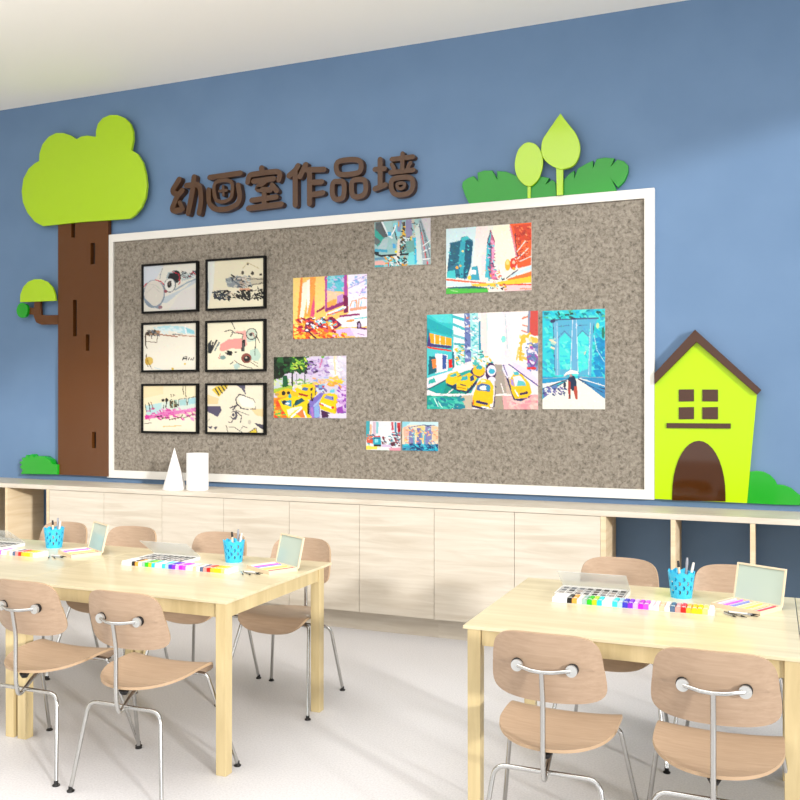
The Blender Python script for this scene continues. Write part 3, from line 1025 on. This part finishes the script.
# branch with its own small crown and a green cut end
yb = D-.055
br = zt([(420, 760), (300, 762), (262, 745), (243, 700), (243, 690), (200, 685), (200, 632), (245, 640), (248, 590), (292, 590), (298, 688), (340, 692), (420, 690)])
plate('branch', [onwall(br, yb)], yb, D-.03, 'brown', t, .003)
sc = zt([(145, 598), (148, 540), (170, 485), (205, 448), (250, 430), (300, 430), (345, 450), (382, 490), (400, 540), (405, 588)])
plate('small_crown', [onwall(sc, D-.075)], D-.078, D-.055, 'lime', t, .004)
plate('branch_end', [onwall(zt(crv([(118, 655), (135, 612), (165, 602), (195, 625), (198, 670), (185, 700), (158, 712), (130, 695)], 3)), D-.08)], D-.08, D-.05, 'brightgreen', t, .003)
# low green bush by the trunk foot
bsh = z2([(82, 736), (90, 720), (78, 708), (88, 698), (76, 690), (90, 682), (86, 670), (100, 672), (104, 660), (115, 668), (125, 657), (135, 668), (150, 664),
          (178, 665), (200, 680), (208, 696), (230, 698), (230, 738)])
tag(plate('bush_cutout', [onwall(bsh, D-.07)], D-.07, D-.002, 'brightgreen', None, .003), 'small bright green bush cutout at the foot of the tree trunk', 'wall decoration')

# ---------------------------------------------------------------- leaves above the board
zl = Z(440, 100, 3.636)
lt = BZ1
def onboard(pts, y):
    return [(x, max(z, BZ1+.001)) for x, z in onwall(pts, y)]
g1 = zl([(106, 382), (92, 350), (80, 315), (82, 298), (100, 284), (122, 276), (138, 294), (136, 264), (160, 256), (190, 256), (208, 288), (207, 258), (240, 260), (270, 272), (300, 290), (330, 300),
         (362, 276), (380, 280), (398, 284), (384, 306), (408, 290), (420, 300), (424, 382)])
tag(plate('leaf_cutout', [onboard(g1, D-.04)], D-.04, D-.002, 'green', None, .003), 'broad green leaf cutout behind the small oval lime leaf', 'wall decoration', 'green leaf cutouts on top of the board')
g2 = zl([(446, 382), (450, 290), (470, 268), (488, 256), (488, 284), (500, 250), (530, 232), (556, 220), (556, 246), (570, 214), (600, 209), (634, 212), (622, 240), (645, 216), (668, 222), (684, 238), (684, 262), (672, 292), (658, 308), (646, 318),
         (626, 292), (640, 322), (640, 382)])
tag(plate('leaf_cutout', [onboard(g2, D-.04)], D-.04, D-.002, 'green', None, .003), 'larger broad green leaf cutout beside the pointed lime leaf', 'wall decoration', 'green leaf cutouts on top of the board')
def lollipop(leaf, stem, label, yf):
    x, z = onwall(zl([stem[0]]), yf)[0]
    t = thing('sprout_cutout', label, 'wall decoration', (x, D, BZ1+.001), 0, 'lime sprout cutouts above the board')
    plate('leaf', [onwall(zl(leaf), yf)], yf, D-.042, 'lime', t, .003)
    plate('stem', [onboard(zl(stem), yf+.008)], yf+.008, D-.041, 'lime', t, .002)
lollipop(crv([(324, 153), (352, 164), (370, 195), (374, 235), (362, 280), (340, 308), (322, 314), (302, 305), (280, 278), (271, 238), (280, 190), (300, 162)], 4),
         [(318, 310), (330, 310), (329, 390), (318, 390)], 'small oval lime leaf cutout on a thin stem', D-.06)
lollipop([(438, 48), (455, 72)]+crv([(455, 72), (490, 115), (508, 160), (505, 205), (485, 238), (455, 250), (430, 250), (395, 232), (372, 205), (368, 165), (382, 125), (425, 65)], 4)[4:-8]+[(425, 65)],
         [(422, 245), (448, 245), (446, 390), (424, 390)], 'tall pointed lime leaf cutout on a thick stem', D-.075)

# ---------------------------------------------------------------- house cut-out
zh = Z(640, 320, 4)
yh = D-.04
t = thing('house_cutout', 'yellow-green cartoon house cutout with brown roof and arched door on the wall', 'wall decoration', (-.4, D, W(700, 502)[1]))
arch = zh([(128, 722)]+[(235+107*math.cos(math.radians(a)), 700-217*math.sin(math.radians(a))) for a in range(180, -1, -10)]+[(342, 726)])
wins = [zh(q) for q in ([(155, 278), (216, 277), (216, 325), (155, 326)], [(249, 278), (312, 278), (312, 326), (249, 325)],
                        [(155, 349), (216, 348), (216, 396), (155, 397)], [(249, 349), (312, 348), (312, 397), (249, 396)])]
sill = zh([(106, 412), (363, 414), (363, 434), (106, 432)])
body = zh([(58, 250), (226, 86), (468, 296), (428, 733), (58, 716)])
plate('front_wall', [onwall(body, yh)], yh, D-.002, 'limeyellow', t, .002)
roof = zh([(56, 214), (220, 38), (486, 280), (468, 299), (226, 88), (58, 257)])
plate('roof', [onwall(roof, yh-.025)], yh-.025, D-.004, 'housebrown', t, .002)
plate('door_panel', [onwall(arch, yh-.006)], yh-.006, yh, 'housebrown', t, .001)
for q in wins: plate('window_square', [onwall(q, yh-.006)], yh-.006, yh, 'housebrown', t, .001)
plate('window_ledge', [onwall(sill, yh-.01)], yh-.01, yh, 'housebrown', t, .001)
bs = zh([(430, 735), (440, 608), (460, 603), (490, 606), (518, 618), (538, 636), (548, 656), (575, 660), (605, 672), (625, 690), (640, 712), (644, 738), (540, 738)])
bs = zh([(424, 733), (440, 607), (465, 603), (495, 607), (520, 620), (540, 640), (549, 658), (575, 660), (605, 672), (628, 692), (650, 708), (668, 722), (668, 742), (540, 739)])
bq = onwall(bs, D-.034)
tag(plate('bush_cutout', [bq], D-.034, D-.002, 'brightgreen', None, .003), 'rounded green bush cutout beside the yellow house cutout', 'wall decoration')

# ---------------------------------------------------------------- six brown characters
def stroke(bmb, pts, hw, y0, y1, n=8):
    """stroke of constant width with round ends; pts in wall (x, z)"""
    P = [np.array(p) for p in pts]; closed = len(P) > 2 and np.allclose(P[0], P[-1])
    if closed:
        P = [np.array(p) for p in crv([tuple(p) for p in P[:-1]], 4)]; m = len(P); O, I = [], []
        for i in range(m):
            d = P[(i+1) % m]-P[i-1]; d /= np.linalg.norm(d); nn = np.array([-d[1], d[0]])
            O.append(P[i]+nn*hw); I.append(P[i]-nn*hw)
        vs_ = [(p[0], y, p[1]) for y in (y0, y1) for L_ in (O, I) for p in L_]; fs = []
        for i in range(m):
            j = (i+1) % m
            fs += [(i, j, m+j, m+i), (2*m+i, 3*m+i, 3*m+j, 2*m+j), (i, 2*m+i, 2*m+j, j), (m+i, m+j, 3*m+j, 3*m+i)]
        bmb.add(vs_, fs); return
    if len(P) > 2:                         # soften corners
        F = fillet([(p[0], p[1], 0) for p in P], hw*1.6, 4); P = [np.array((p[0], p[1])) for p in F]
    L_, R = [], []
    for i in range(len(P)):
        d = P[min(i+1, len(P)-1)]-P[max(i-1, 0)]; d /= np.linalg.norm(d); nn = np.array([-d[1], d[0]])
        L_.append(P[i]+nn*hw); R.append(P[i]-nn*hw)
    def cap(c, d, a0):
        o = []
        for k in range(1, n):
            a = a0-math.pi*k/n; o.append(c+hw*.92*np.array([math.cos(a), math.sin(a)]))
        return o
    d1 = P[-1]-P[-2]; a1 = math.atan2(d1[1], d1[0])+math.pi/2
    d0 = P[0]-P[1]; a0 = math.atan2(d0[1], d0[0])+math.pi/2
    c1, c0 = cap(P[-1], d1, a1), cap(P[0], d0, a0)
    m = len(P)
    vs_, fs = [], []
    for y in (y0, y1): vs_ += [(p[0], y, p[1]) for p in L_+R+c1+c0]
    q = len(L_+R+c1+c0)
    for i in range(m-1):
        fs += [(i, i+1, m+i+1, m+i), (q+i, q+m+i, q+m+i+1, q+i+1), (i, q+i, q+i+1, i+1), (m+i, m+i+1, q+m+i+1, q+m+i)]
    e1 = [m-1]+[2*m+k for k in range(n-1)]+[2*m-1]; e0 = [m]+[2*m+n-1+k for k in range(n-1)]+[0]
    for e in (e1, e0):
        fs += [tuple(e), tuple(q+k for k in e)[::-1]]
        fs += [(e[k], e[k+1], q+e[k+1], q+e[k]) for k in range(len(e)-1)]
    bmb.add(vs_, fs)
za = Z(148, 139, 5.714); zb = Z(278.2, 139, 5.333)
CH = [
 ('first brown wall character, leftmost of the six above the pinboard', za, [
  (.021, [(178, 230), (134, 300), (166, 320)]), (.021, [(196, 292), (166, 325), (136, 398), (146, 412), (192, 404)]), (.017, [(180, 362), (199, 402)]),
  (.021, [(262, 216), (252, 300), (228, 425)]), (.020, [(216, 266), (282, 258), (298, 285), (302, 360), (290, 424)])]),
 ('second brown wall character, a box inside an open cup under a bar', za, [
  (.019, [(350, 220), (528, 194)]), (.019, [(345, 290), (345, 365), (378, 402), (450, 402), (512, 372), (526, 330), (514, 262)]),
  (.014, [(384, 250), (382, 335), (410, 358), (455, 350), (478, 318), (472, 242), (384, 250)]), (.010, [(428, 268), (430, 322)]), (.010, [(406, 297), (448, 292)])]),
 ('third brown wall character, with a roof stroke on top', za, [
  (.021, [(648, 165), (652, 190)]), (.019, [(568, 248), (576, 205), (640, 195), (738, 184), (756, 200), (746, 234)]),
  (.019, [(602, 242), (718, 226)]), (.019, [(668, 240), (612, 288), (700, 290)]), (.019, [(706, 262), (734, 296)]),
  (.019, [(662, 305), (662, 385)]), (.019, [(590, 350), (732, 330)]), (.021, [(572, 396), (760, 372)])]),
 ('fourth brown wall character, with three short bars to the side', zb, [
  (.020, [(105, 142), (92, 166), (56, 196)]), (.020, [(90, 178), (90, 352)]), (.020, [(146, 136), (116, 200)]), (.019, [(150, 164), (244, 162)]),
  (.020, [(166, 175), (166, 346)]), (.019, [(170, 232), (232, 228)]), (.019, [(170, 298), (238, 286)])]),
 ('fifth brown wall character, made of three rounded boxes', zb, [
  (.018, [(316, 124), (312, 172), (338, 190), (424, 180), (442, 150), (432, 116), (380, 110), (316, 124)]),
  (.018, [(292, 234), (288, 292), (304, 320), (338, 316), (350, 290), (348, 232), (320, 226), (292, 234)]),
  (.018, [(394, 228), (392, 286), (408, 308), (446, 302), (466, 274), (460, 222), (425, 216), (394, 228)])]),
 ('last brown wall character, next to the small green leaf cutout', zb, [
  (.018, [(543, 108), (543, 252)]), (.017, [(514, 162), (568, 158)]), (.018, [(514, 266), (572, 244)]),
  (.015, [(662, 76), (660, 165)]), (.016, [(604, 108), (718, 94)]), (.014, [(604, 134), (618, 162)]), (.014, [(704, 126), (690, 152)]),
  (.016, [(596, 178), (720, 164)]), (.017, [(606, 218), (604, 270), (630, 296), (688, 290), (714, 262), (710, 210), (660, 204), (606, 218)]),
  (.011, [(634, 238), (638, 262), (666, 260), (670, 236), (634, 238)])]),
]
yl = D-.055
for label, zz, strokes in CH:
    b = MB()
    for k, (hw_, pts) in enumerate(strokes): stroke(b, onwall(zz(pts), yl), hw_*1.1, yl+.0004*k, D-.001)
    x = sum(p[0] for p in b.v)/len(b.v); z = min(p[2] for p in b.v)
    b.v = [(p[0]-x, p[1]-D, p[2]-z) for p in b.v]
    tag(b.build('sign_character', 'letter', loc=(x, D, z)), label, 'sign letter', 'six brown characters above the pinboard')

# ---------------------------------------------------------------- tables
TW, TD, TZ = 1.18, 1.0, .745
TY = 3.762
def make_table():
    t = thing('school_table', '', 'table')
    b = MB(); b.box(-TW/2+.0015, TW/2-.0015, -TD/2, TD/2, TZ-.0125, TZ); b.build('table_top', 'table', t, bevel=.002)
    for sx in (-1, 1):
        for sy in (-1, 1):
            b = MB(); b.taper(((TW/2-.0255 if sy > 0 else TW/2-.030) if sx > 0 else -TW/2+.044), (TD/2-.120 if sy > 0 else -TD/2+.028), 0, TZ-.0125, .0245, .0255); b.build('leg', 'tleg', t, bevel=.002)
    for sy in (-1, 1):
        ya = TD/2-.125 if sy > 0 else -TD/2+.022; b = MB(); b.box(-TW/2+.072, TW/2-.053, ya-.009, ya+.009, .672, TZ-.0125); b.build('apron', 'tleg', t)
    for sx in (-1, 1):
        xa = TW/2-.016 if sx > 0 else -TW/2+.034; b = MB(); b.box(xa-.009, xa+.009, -TD/2+.055, TD/2-.147, .672, TZ-.0125); b.build('apron', 'tleg', t)
    return t
TX = {'R': -.490, 'R2': .690, 'L1': -2.722, 'L0': -3.902}
tl = {'R': 'light maple table standing before the yellow house cutout', 'R2': 'light maple table cut off at the picture edge, pushed against its twin',
      'L1': 'light maple table before the white cone, with four chairs', 'L0': 'light maple table under the tree cutout, cut off by the picture edge'}
t0 = make_table()
for i, k in enumerate(TX):
    t = t0 if i == 0 else copy_tree(t0)
    t.location = (TX[k], TY, 0); t['label'] = tl[k]; t['group'] = 'maple school tables in two rows'

# ---------------------------------------------------------------- chairs
def shell(fn, nu, nv, th, name, parent, loc=None):
    """closed sheet from surface fn(u, v) -> (point, normal); second material on the rim"""
    vs_, fs, mi = [], [], []
    g = [[fn(i/nu, j/nv) for j in range(nv+1)] for i in range(nu+1)]
    P = np.array([[g[i][j] for j in range(nv+1)] for i in range(nu+1)])
    du = np.gradient(P, axis=0); dv = np.gradient(P, axis=1); N = np.cross(du, dv); N /= np.linalg.norm(N, axis=2, keepdims=True)+1e-9
    A = P+N*th/2; B = P-N*th/2; n = nv+1
    vs_ = [tuple(p) for p in A.reshape(-1, 3)]+[tuple(p) for p in B.reshape(-1, 3)]; q = (nu+1)*n
    for i in range(nu):
        for j in range(nv):
            a, b_, c, d = i*n+j, (i+1)*n+j, (i+1)*n+j+1, i*n+j+1
            fs += [(a, b_, c, d), (q+a, q+d, q+c, q+b_)]; mi += [0, 0]
    rim = [j for j in range(n)]+[i*n+nv for i in range(1, nu+1)]+[nu*n+j for j in range(nv-1, -1, -1)]+[i*n for i in range(nu-1, 0, -1)]
    for k in range(len(rim)):
        a, b_ = rim[k], rim[(k+1) % len(rim)]; fs.append((a, b_, q+b_, q+a)); mi.append(1)
    m = MB(); m.v, m.f, m.m = vs_, fs, mi
    return m.build(name, ['ply', 'plyedge'], parent, smooth=True)
def disc(s, t):                             # unit square -> rounded unit square
    a, b = 2*s-1, 2*t-1
    return a*math.sqrt(1-b*b/2), b*math.sqrt(1-a*a/2)
def sq(s, t, k):                            # blend of square and disc maps: rounded corners
    a, b = 2*s-1, 2*t-1; c, d = disc(s, t)
    return a*(1-k)+c*k, b*(1-k)+d*k
def make_chair():
    t = thing('plywood_chair', '', 'chair')
    def sup(s_, v_, n):                     # disc map pushed out to a superellipse
        c, d = disc(s_, v_); rho = math.hypot(c, d)
        if rho < 1e-6: return 0, 0
        c, d = c/rho, d/rho; k = (abs(c)**n+abs(d)**n)**(-1/n)
        return rho*k*c, rho*k*d
    def seat(s, v):
        a, b = sup(s, v, 2.0 if v < .5 else 2.0+3.6*min(1, (v-.5)*2.2))
        x = a*.205*(1+.02*b); y = (.235+b*.216) if b < 0 else .235+b*.205
        t_ = min(1, max(0, (y+.03)/.36)); z = .436+.026*t_*t_*(3-2*t_)+.012*(abs(x)/.21)**2.2+.008*max(0, -b)**3
        fr = max(0, (y-.355)/.085)
        z -= .070*fr**2*(1-.35*(x/.21)**2)
        return (x, y-.012*fr**2, z)
    shell(seat, 32, 32, .011, 'seat', t)
    def back(s, v):
        a, b = sup(s, v, 5.0)
        x = a*(.200-.012*(b+1)); z = .711+b*.121
        y = .034+.045*(x/.19)**2-.030*b+.008*b*b
        return (-x, y, z-.010*(x/.19)**2*(.6 if b > 0 else -.6))
    shell(back, 30, 24, .010, 'backrest', t)
    r = .0085
    b = MB(); b.tube(fillet([(-.225, 0, .012), (-.178, .055, .359), (.178, .055, .359), (.225, 0, .012)], .045), r, 12)
    b.build('rear_legs', 'chrome', t, smooth=True)
    b = MB(); b.tube(fillet([(-.265, .480, .012), (-.198, .345, .432), (.198, .345, .432), (.265, .480, .012)], .022), r, 12)
    b.build('front_legs', 'chrome', t, smooth=True)
    b = MB(); b.tube(fillet([(0, .345, .432), (0, .20, .425), (0, .110, .400), (0, .022, .335), (0, .006, .40), (0, .006, .61), (0, -.014, .714)], .03), .009, 12)
    sp = b.build('spine', 'chrome', t, smooth=True)
    b = MB(); b.tube([(-.091, .020, .716), (-.07, .008, .715), (-.035, -.010, .712), (0, -.015, .711), (.035, -.010, .712), (.07, .008, .715), (.091, .020, .716)], .0072, 12); b.build('back_bar', 'chrome', t, smooth=True)
    for s in (-1, 1):
        b = MB(); b.tube([(s*.091, .014, .716), (s*.091, .025, .716)], .0195, 24); b.tube([(s*.091, .012, .716), (s*.091, .014, .716)], .006, 8)
        f = b.build('mounting_disc', 'satin', t, smooth=True)
        b = MB(); b.tube([(s*.093, .025, .718), (s*.093, .0365, .718)], .0195, 24); b.build('rubber_mount', 'rubber', t, smooth=True)
    for x, y in ((0, .055), (-.12, .345), (.12, .345)):
        b = MB(); b.lathe([(.012, 0), (.022, .018)], (x, y, .408 if y < .1 else .432), 16); b.build('seat_mount', 'rubber', t, smooth=True)
    for x, y in ((-.225, 0), (.225, 0), (-.265, .480), (.265, .480)):
        b = MB(); b.lathe([(.015, 0), (.016, .004), (.009, .010), (.009, .022)], (x, y, 0), 16); b.build('foot_glide', 'rubber', t, smooth=True)
    return t
c0 = make_chair()
near = [(-.690, 2.915, 'back to viewer, at the free end of the table facing the house'), (-.160, 2.905, 'back to viewer, beside the joined legs of the house-side tables'),
        (-2.42, 2.905, 'back to viewer, at the free corner of the table facing the cone'), (-2.965, 2.925, 'back to viewer, where the two left tables meet')]
far = [(-.675, 4.50, 'facing viewer, behind the clear lid on the table facing the house'), (-.145, 4.50, 'facing viewer, behind the crayon box on the table facing the house'),
       (-2.405, 4.485, 'facing viewer, at table end, its whole side and seat in view'), (-2.945, 4.495, 'facing viewer, behind the pen cup on the table facing the cone'),
       (-3.57, 4.495, 'facing viewer, between the crayon box and the clear paint lid'), (-4.09, 4.495, 'facing viewer, behind the blue pen cup nearest the tree cutout')]
first = True
for lst, rz in ((near, 0), (far, math.pi)):
    for x, y, lb in lst:
        c = c0 if first else copy_tree(c0); first = False
        c.location = (x, y, 0); c.rotation_euler = (0, 0, rz); c['label'] = 'plywood chair '+lb; c['group'] = 'bent plywood chairs with chrome legs'

# ---------------------------------------------------------------- things on the tables
def make_cup():
    t = thing('pen_cup', '', 'pen cup')
    n, rows = 36, 12; H = .112
    def P(k, j, off):
        z = H*j/rows; r = .044+.013*(j/rows)+off
        if j == rows: z += .005*math.cos(k*math.pi*2/n*9)
        a = 2*math.pi*(k+(.5 if j % 2 else 0))/n; return (r*math.cos(a), r*math.sin(a), z)
    b = MB(); v = [P(k, j, 0) for j in range(rows+1) for k in range(n)]+[P(k, j, -.002) for j in range(rows+1) for k in range(n)]
    q = (rows+1)*n; fs = []
    hole = lambda k, j: 2 <= j <= 9 and (k+(2 if (j//2) % 2 else 0)) % 4 == 0 and True
    for j in range(rows):
        for k in range(n):
            a, c, d, e = j*n+k, j*n+(k+1) % n, (j+1)*n+(k+1) % n, (j+1)*n+k
            if hole(k, j):
                continue
            fs += [(a, c, d, e), (q+a, q+e, q+d, q+c)]
            if hole((k-1) % n, j): fs.append((a, e, q+e, q+a))
            if hole((k+1) % n, j): fs.append((c, q+c, q+d, d))
            if j and hole(k, j-1): fs.append((a, q+a, q+c, c))
            if hole(k, j+1): fs.append((e, d, q+d, q+e))
    fs += [(rows*n+k, rows*n+(k+1) % n, q+rows*n+(k+1) % n, q+rows*n+k) for k in range(n)]
    b.add(v, fs); b.build('basket_wall', 'cupblue', t)
    b = MB(); b.lathe([(.0435, .0), (.0435, .003)], n=36); b.build('bottom', 'cupblue', t)
    return t
def make_crayon_box():
    t = thing('crayon_box', '', 'crayon box')
    w_, d_ = .218, .165
    b = MB(); b.box(0, w_, 0, d_, 0, .003); b.box(0, w_, 0, .005, .003, .018); b.box(0, w_, d_-.005, d_, .003, .018); b.box(0, .005, .005, d_-.005, .003, .018); b.box(w_-.005, w_, .005, d_-.005, .003, .018)
    b.build('tray', 'boxwood', t)
    b = MB(); b.box(.005, w_-.005, .005, d_-.005, .003, .011); b.build('insert', 'white', t)
    lean = .034; h = .150
    b = MB()
    def bar(x0, x1, z0, z1):
        y0, y1 = d_+lean*z0/h, d_+lean*z1/h
        b.add([(x0, y0, .012+z0), (x1, y0, .012+z0), (x1, y1, .012+z1), (x0, y1, .012+z1), (x0, y0+.009, .012+z0), (x1, y0+.009, .012+z0), (x1, y1+.009, .012+z1), (x0, y1+.009, .012+z1)],
              [(0, 1, 2, 3), (4, 7, 6, 5), (0, 4, 5, 1), (3, 2, 6, 7), (0, 3, 7, 4), (1, 5, 6, 2)])
    bar(0, w_, 0, .006); bar(0, w_, h-.006, h); bar(0, .006, .006, h-.006); bar(w_-.006, w_, .006, h-.006)
    l_ = b.build('lid', 'boxwood', t)
    b = MB(); y0, y1 = d_+.004, d_+.004+lean
    b.add([(.006, y0, .018), (w_-.006, y0, .018), (w_-.006, y1, .156), (.006, y1, .156), (.006, y0+.003, .018), (w_-.006, y0+.003, .018), (w_-.006, y1+.003, .156), (.006, y1+.003, .156)],
          [(0, 1, 2, 3), (4, 7, 6, 5), (0, 4, 5, 1), (3, 2, 6, 7), (0, 3, 7, 4), (1, 5, 6, 2)])
    b.build('lid_pane', 'mirror', l_)
    return t
def make_paint_box():
    t = thing('paint_box', '', 'paint box')
    w_, d_ = .300, .170
    b = MB(); b.box(0, w_, 0, d_, 0, .002); b.box(0, w_, 0, .003, .002, .018); b.box(0, w_, d_-.003, d_, .002, .018); b.box(0, .003, .003, d_-.003, .002, .018); b.box(w_-.003, w_, .003, d_-.003, .002, .018)
    b.build('tray', 'white', t)
    rs = random.Random(3)
    cols = ['#3c3836', '#8c8480', '#2a2628', '#5c4c48', '#6c6c70', '#a09088', '#1c1a1a']
    for i in range(8):
        for j in range(3):
            x0 = .008+i*.0358; y0 = .012+j*.050; c = '#201e1e' if 5 <= i <= 7 and j == 2 else rs.choice(cols)
            m = MB(); m.box(x0, x0+.031, y0, y0+.044, .002, .014, 0); m.box(x0+.005, x0+.027, y0+.006, y0+.038, .014, .0155, 1)
            m.build('pan', ['panlight', cmat(c)], t)
    # clear lid hinged on the far rim, opened steeply
    b = MB(); y, z = d_+.001, .018; y1, z1 = d_-.125, .018+.086
    def wall(p, q, r_, s_):
        p, q, r_, s_ = map(Vector, (p, q, r_, s_)); nn = (q-p).cross(s_-p).normalized()*.0015
        v = [p, q, r_, s_]; b.add(v+[k+nn for k in v], [(0, 1, 2, 3), (4, 7, 6, 5), (0, 4, 5, 1), (1, 5, 6, 2), (2, 6, 7, 3), (3, 7, 4, 0)])
    wall((0, y, z), (w_, y, z), (w_-.0, y1, z1), (.0, y1, z1))
    b.build('clear_lid', 'lidglass', t)
    return t
TUBES = [('white', '#f4f2ee'), ('white', '#f2f0ee'), ('white', '#f2f2f0'), ('black', '#101010'), ('orange', '#f0a040'), ('cream', '#f4ecd8'), ('grey teal', '#9cb8b0'),
         ('green', '#28c018'), ('lime', '#b8e020'), ('cyan', '#20d0d8'), ('white', '#f4f4f4'), ('white', '#f0f4f4'), ('light cyan', '#38d8d8'), ('pale blue', '#a8c8e8'),
         ('blue', '#3838c0'), ('violet', '#8820d8'), ('lilac', '#d8b0e8'), ('magenta', '#c818d0'), ('orchid', '#d050e0'), ('pale pink', '#f4d0e0'), ('blush', '#f8e4e4'),
         ('peach', '#f4c0a0'), ('ivory', '#f8f0e8'), ('slate', '#506888'), ('salmon', '#f09890'), ('red', '#f01c18'), ('amber', '#f0b838'), ('gold', '#f4c818'),
         ('yellow', '#f8e018'), ('pale yellow', '#f8f080'), ('white', '#f6f6f0')]
ORD = 'first second third fourth fifth sixth'.split()
TN = {'R': 'table facing the house', 'L1': 'table facing the cone', 'L0': 'table below the tree'}
tube_me = {}
def tube_mesh(c):
    if c in tube_me: return tube_me[c]
    m = MB(); L_ = .092; hw_ = .0100
    prof = [(-hw_, 0), (hw_, 0), (hw_, .015), (hw_*.7, .021), (-hw_*.7, .021), (-hw_, .015)]
    def seg(y0, y1, mi, cap0=False, cap1=False):
        v = [(x, y, z) for y in (y0, y1) for x, z in prof]; n = 6
        f = [(k, (k+1) % n, n+(k+1) % n, n+k) for k in range(n)]
        if cap0: f.append(tuple(range(n)))
        if cap1: f.append(tuple(range(n, 2*n))[::-1])
        m.add(v, f, mi)
    seg(0, .014, 0, True); seg(.014, .025, 1); seg(.025, .086, 0); seg(.086, L_, 1, False, True)
    o = m.build('paint_tube', [cmat(c), 'white']); me = o.data; bpy.data.objects.remove(o)
    tube_me[c] = me; return me
def deck(key, dx):
    tn = TN[key]; cx = {'R': 0, 'L1': -2.23, 'L0': -3.455}[key]; ux = {'R': 0, 'L1': -2.27, 'L0': -3.49}[key]
    # row of paint tubes in a low tray
    ang = math.radians(1.5)
    x0, y0 = -.852+dx, 3.775
    b = MB(); L_ = .645; b.box(0, L_, .002, .094, 0, .003); b.box(-.003, 0, .002, .094, 0, .004); b.box(L_, L_+.003, .002, .094, 0, .004)
    o = b.build('tube_tray', 'white', loc=(x0, y0, TZ)); tag(o, 'low white tray holding the paint tube row on the '+tn, 'tray', 'white paint tube trays')
    seen_w = 0
    for i, (nm, c) in enumerate(TUBES):
        if nm == 'white':
            seen_w += 1; lb = f'{ORD[seen_w-1]} white paint tube of the row on the {tn}'
        else: lb = f'{nm} paint tube in the row on the {tn}'
        if key == 'L0' and i < 18: continue
        o = bpy.data.objects.new('paint_tube', tube_mesh(c)); COL.objects.link(o); o.location = (x0+.0105+i*.0208, y0, TZ+.003)
        tag(o, lb, 'paint tube', 'paint tubes lined up on the '+tn)
    if key == 'R':
        p = make_paint_box(); protos['box'] = p; q = make_cup(); protos['cup'] = q; r_ = make_crayon_box(); protos['cray'] = r_
    else: p, q, r_ = copy_tree(protos['box']), copy_tree(protos['cup']), copy_tree(protos['cray'])
    p.location = (-.868+dx, 3.893, TZ); p['label'] = 'white paint pan box with raised clear lid on the '+tn; p['group'] = 'paint pan boxes with clear lids'
    q.location = (-.356+ux, 4.09, TZ); q['label'] = 'bright blue perforated pen cup on the '+tn; q['group'] = 'blue pen cups'
    r_.location = (-.226+cx, 3.945, TZ); r_.rotation_euler = (0, 0, math.radians(-29)); r_['label'] = 'flat wooden crayon box, lid open, on the '+tn; r_['group'] = 'wooden crayon boxes with mirrored lids'
    R_ = Matrix.Rotation(math.radians(-29), 4, 'Z')
    for k, (nm, c) in enumerate([('pale lilac', '#dcc8e4'), ('magenta', '#cc60dc'), ('violet blue', '#8088dc'), ('pale yellow', '#f4ec98'), ('yellow', '#f4e468'), ('tan', '#e8c890'), ('red', '#e04860')]):
        b = MB(); b.tube([(0, 0, 0), (0, .140, 0)], .0045, 8, r_end=.0045)
        o = b.build('crayon', cmat(c), smooth=True)
        o.location = Vector((-.226+cx, 3.945, TZ+.0135)) + R_ @ Vector((.022+k*.029, .012, 0)); o.rotation_euler = (0, 0, math.radians(-29))
        tag(o, f'{nm} crayon in the open box on the {tn}', 'crayon', 'crayons in the box on the '+tn)
    for k, (nm, m_, px, py, tx, ty, L2) in enumerate([('black', 'rubber', .000, .0, -.012, .002, .150), ('grey', 'grey', .014, .012, .008, -.006, .165), ('white', 'white', .022, -.004, .026, .0, .150)]):
        b = MB(); d_ = Vector((tx, ty, .13)).normalized()
        b.tube([Vector((0, 0, 0)), d_*L2*.82], .0058, 10); b.tube([d_*L2*.82, d_*L2], .0064, 10, 1, r_end=.0045)
        o = b.build('marker_pen', [m_ if nm != 'black' else 'boxwood', 'rubber' if nm == 'black' else m_], smooth=True); o.location = (-.356+ux+px, 4.09+py, TZ+.0065)
        tag(o, f'{nm} capped pen standing in the blue cup on the {tn}', 'pen', 'pens in the cup on the '+tn)
    bx, by = -.170+dx, 3.835
    for k, (nm, m_, x, y, a, L2) in enumerate([('dark', 'steel', 0, .02, -38, .110), ('grey', 'grey', .015, .018, -24, .125), ('pale', 'panlight', .02, -.004, -6, .115), ('silver', 'chrome', .0, .0, -50, .075)]):
        b = MB(); b.tube([(0, 0, 0), (L2*.6, 0, 0)], .0032, 8); b.tube([(L2*.6, 0, 0), (L2*.75, 0, 0)], .0036, 8, 1); b.tube([(L2*.75, 0, 0), (L2, 0, 0)], .0034, 8, 2, r_end=.001)
        o = b.build('paint_brush', [m_, 'chrome', 'rubber'], smooth=True); o.location = (bx+x, by+y, TZ+.004+.006*k*(k < 3)*.5); o.rotation_euler = (0, 0, math.radians(a))
        tag(o, f'{nm} thin brush in the loose pile on the {tn}', 'paint brush', 'loose brushes on the '+tn)
protos = {}
deck('R', 0); deck('L1', -2.25); deck('L0', -3.47)
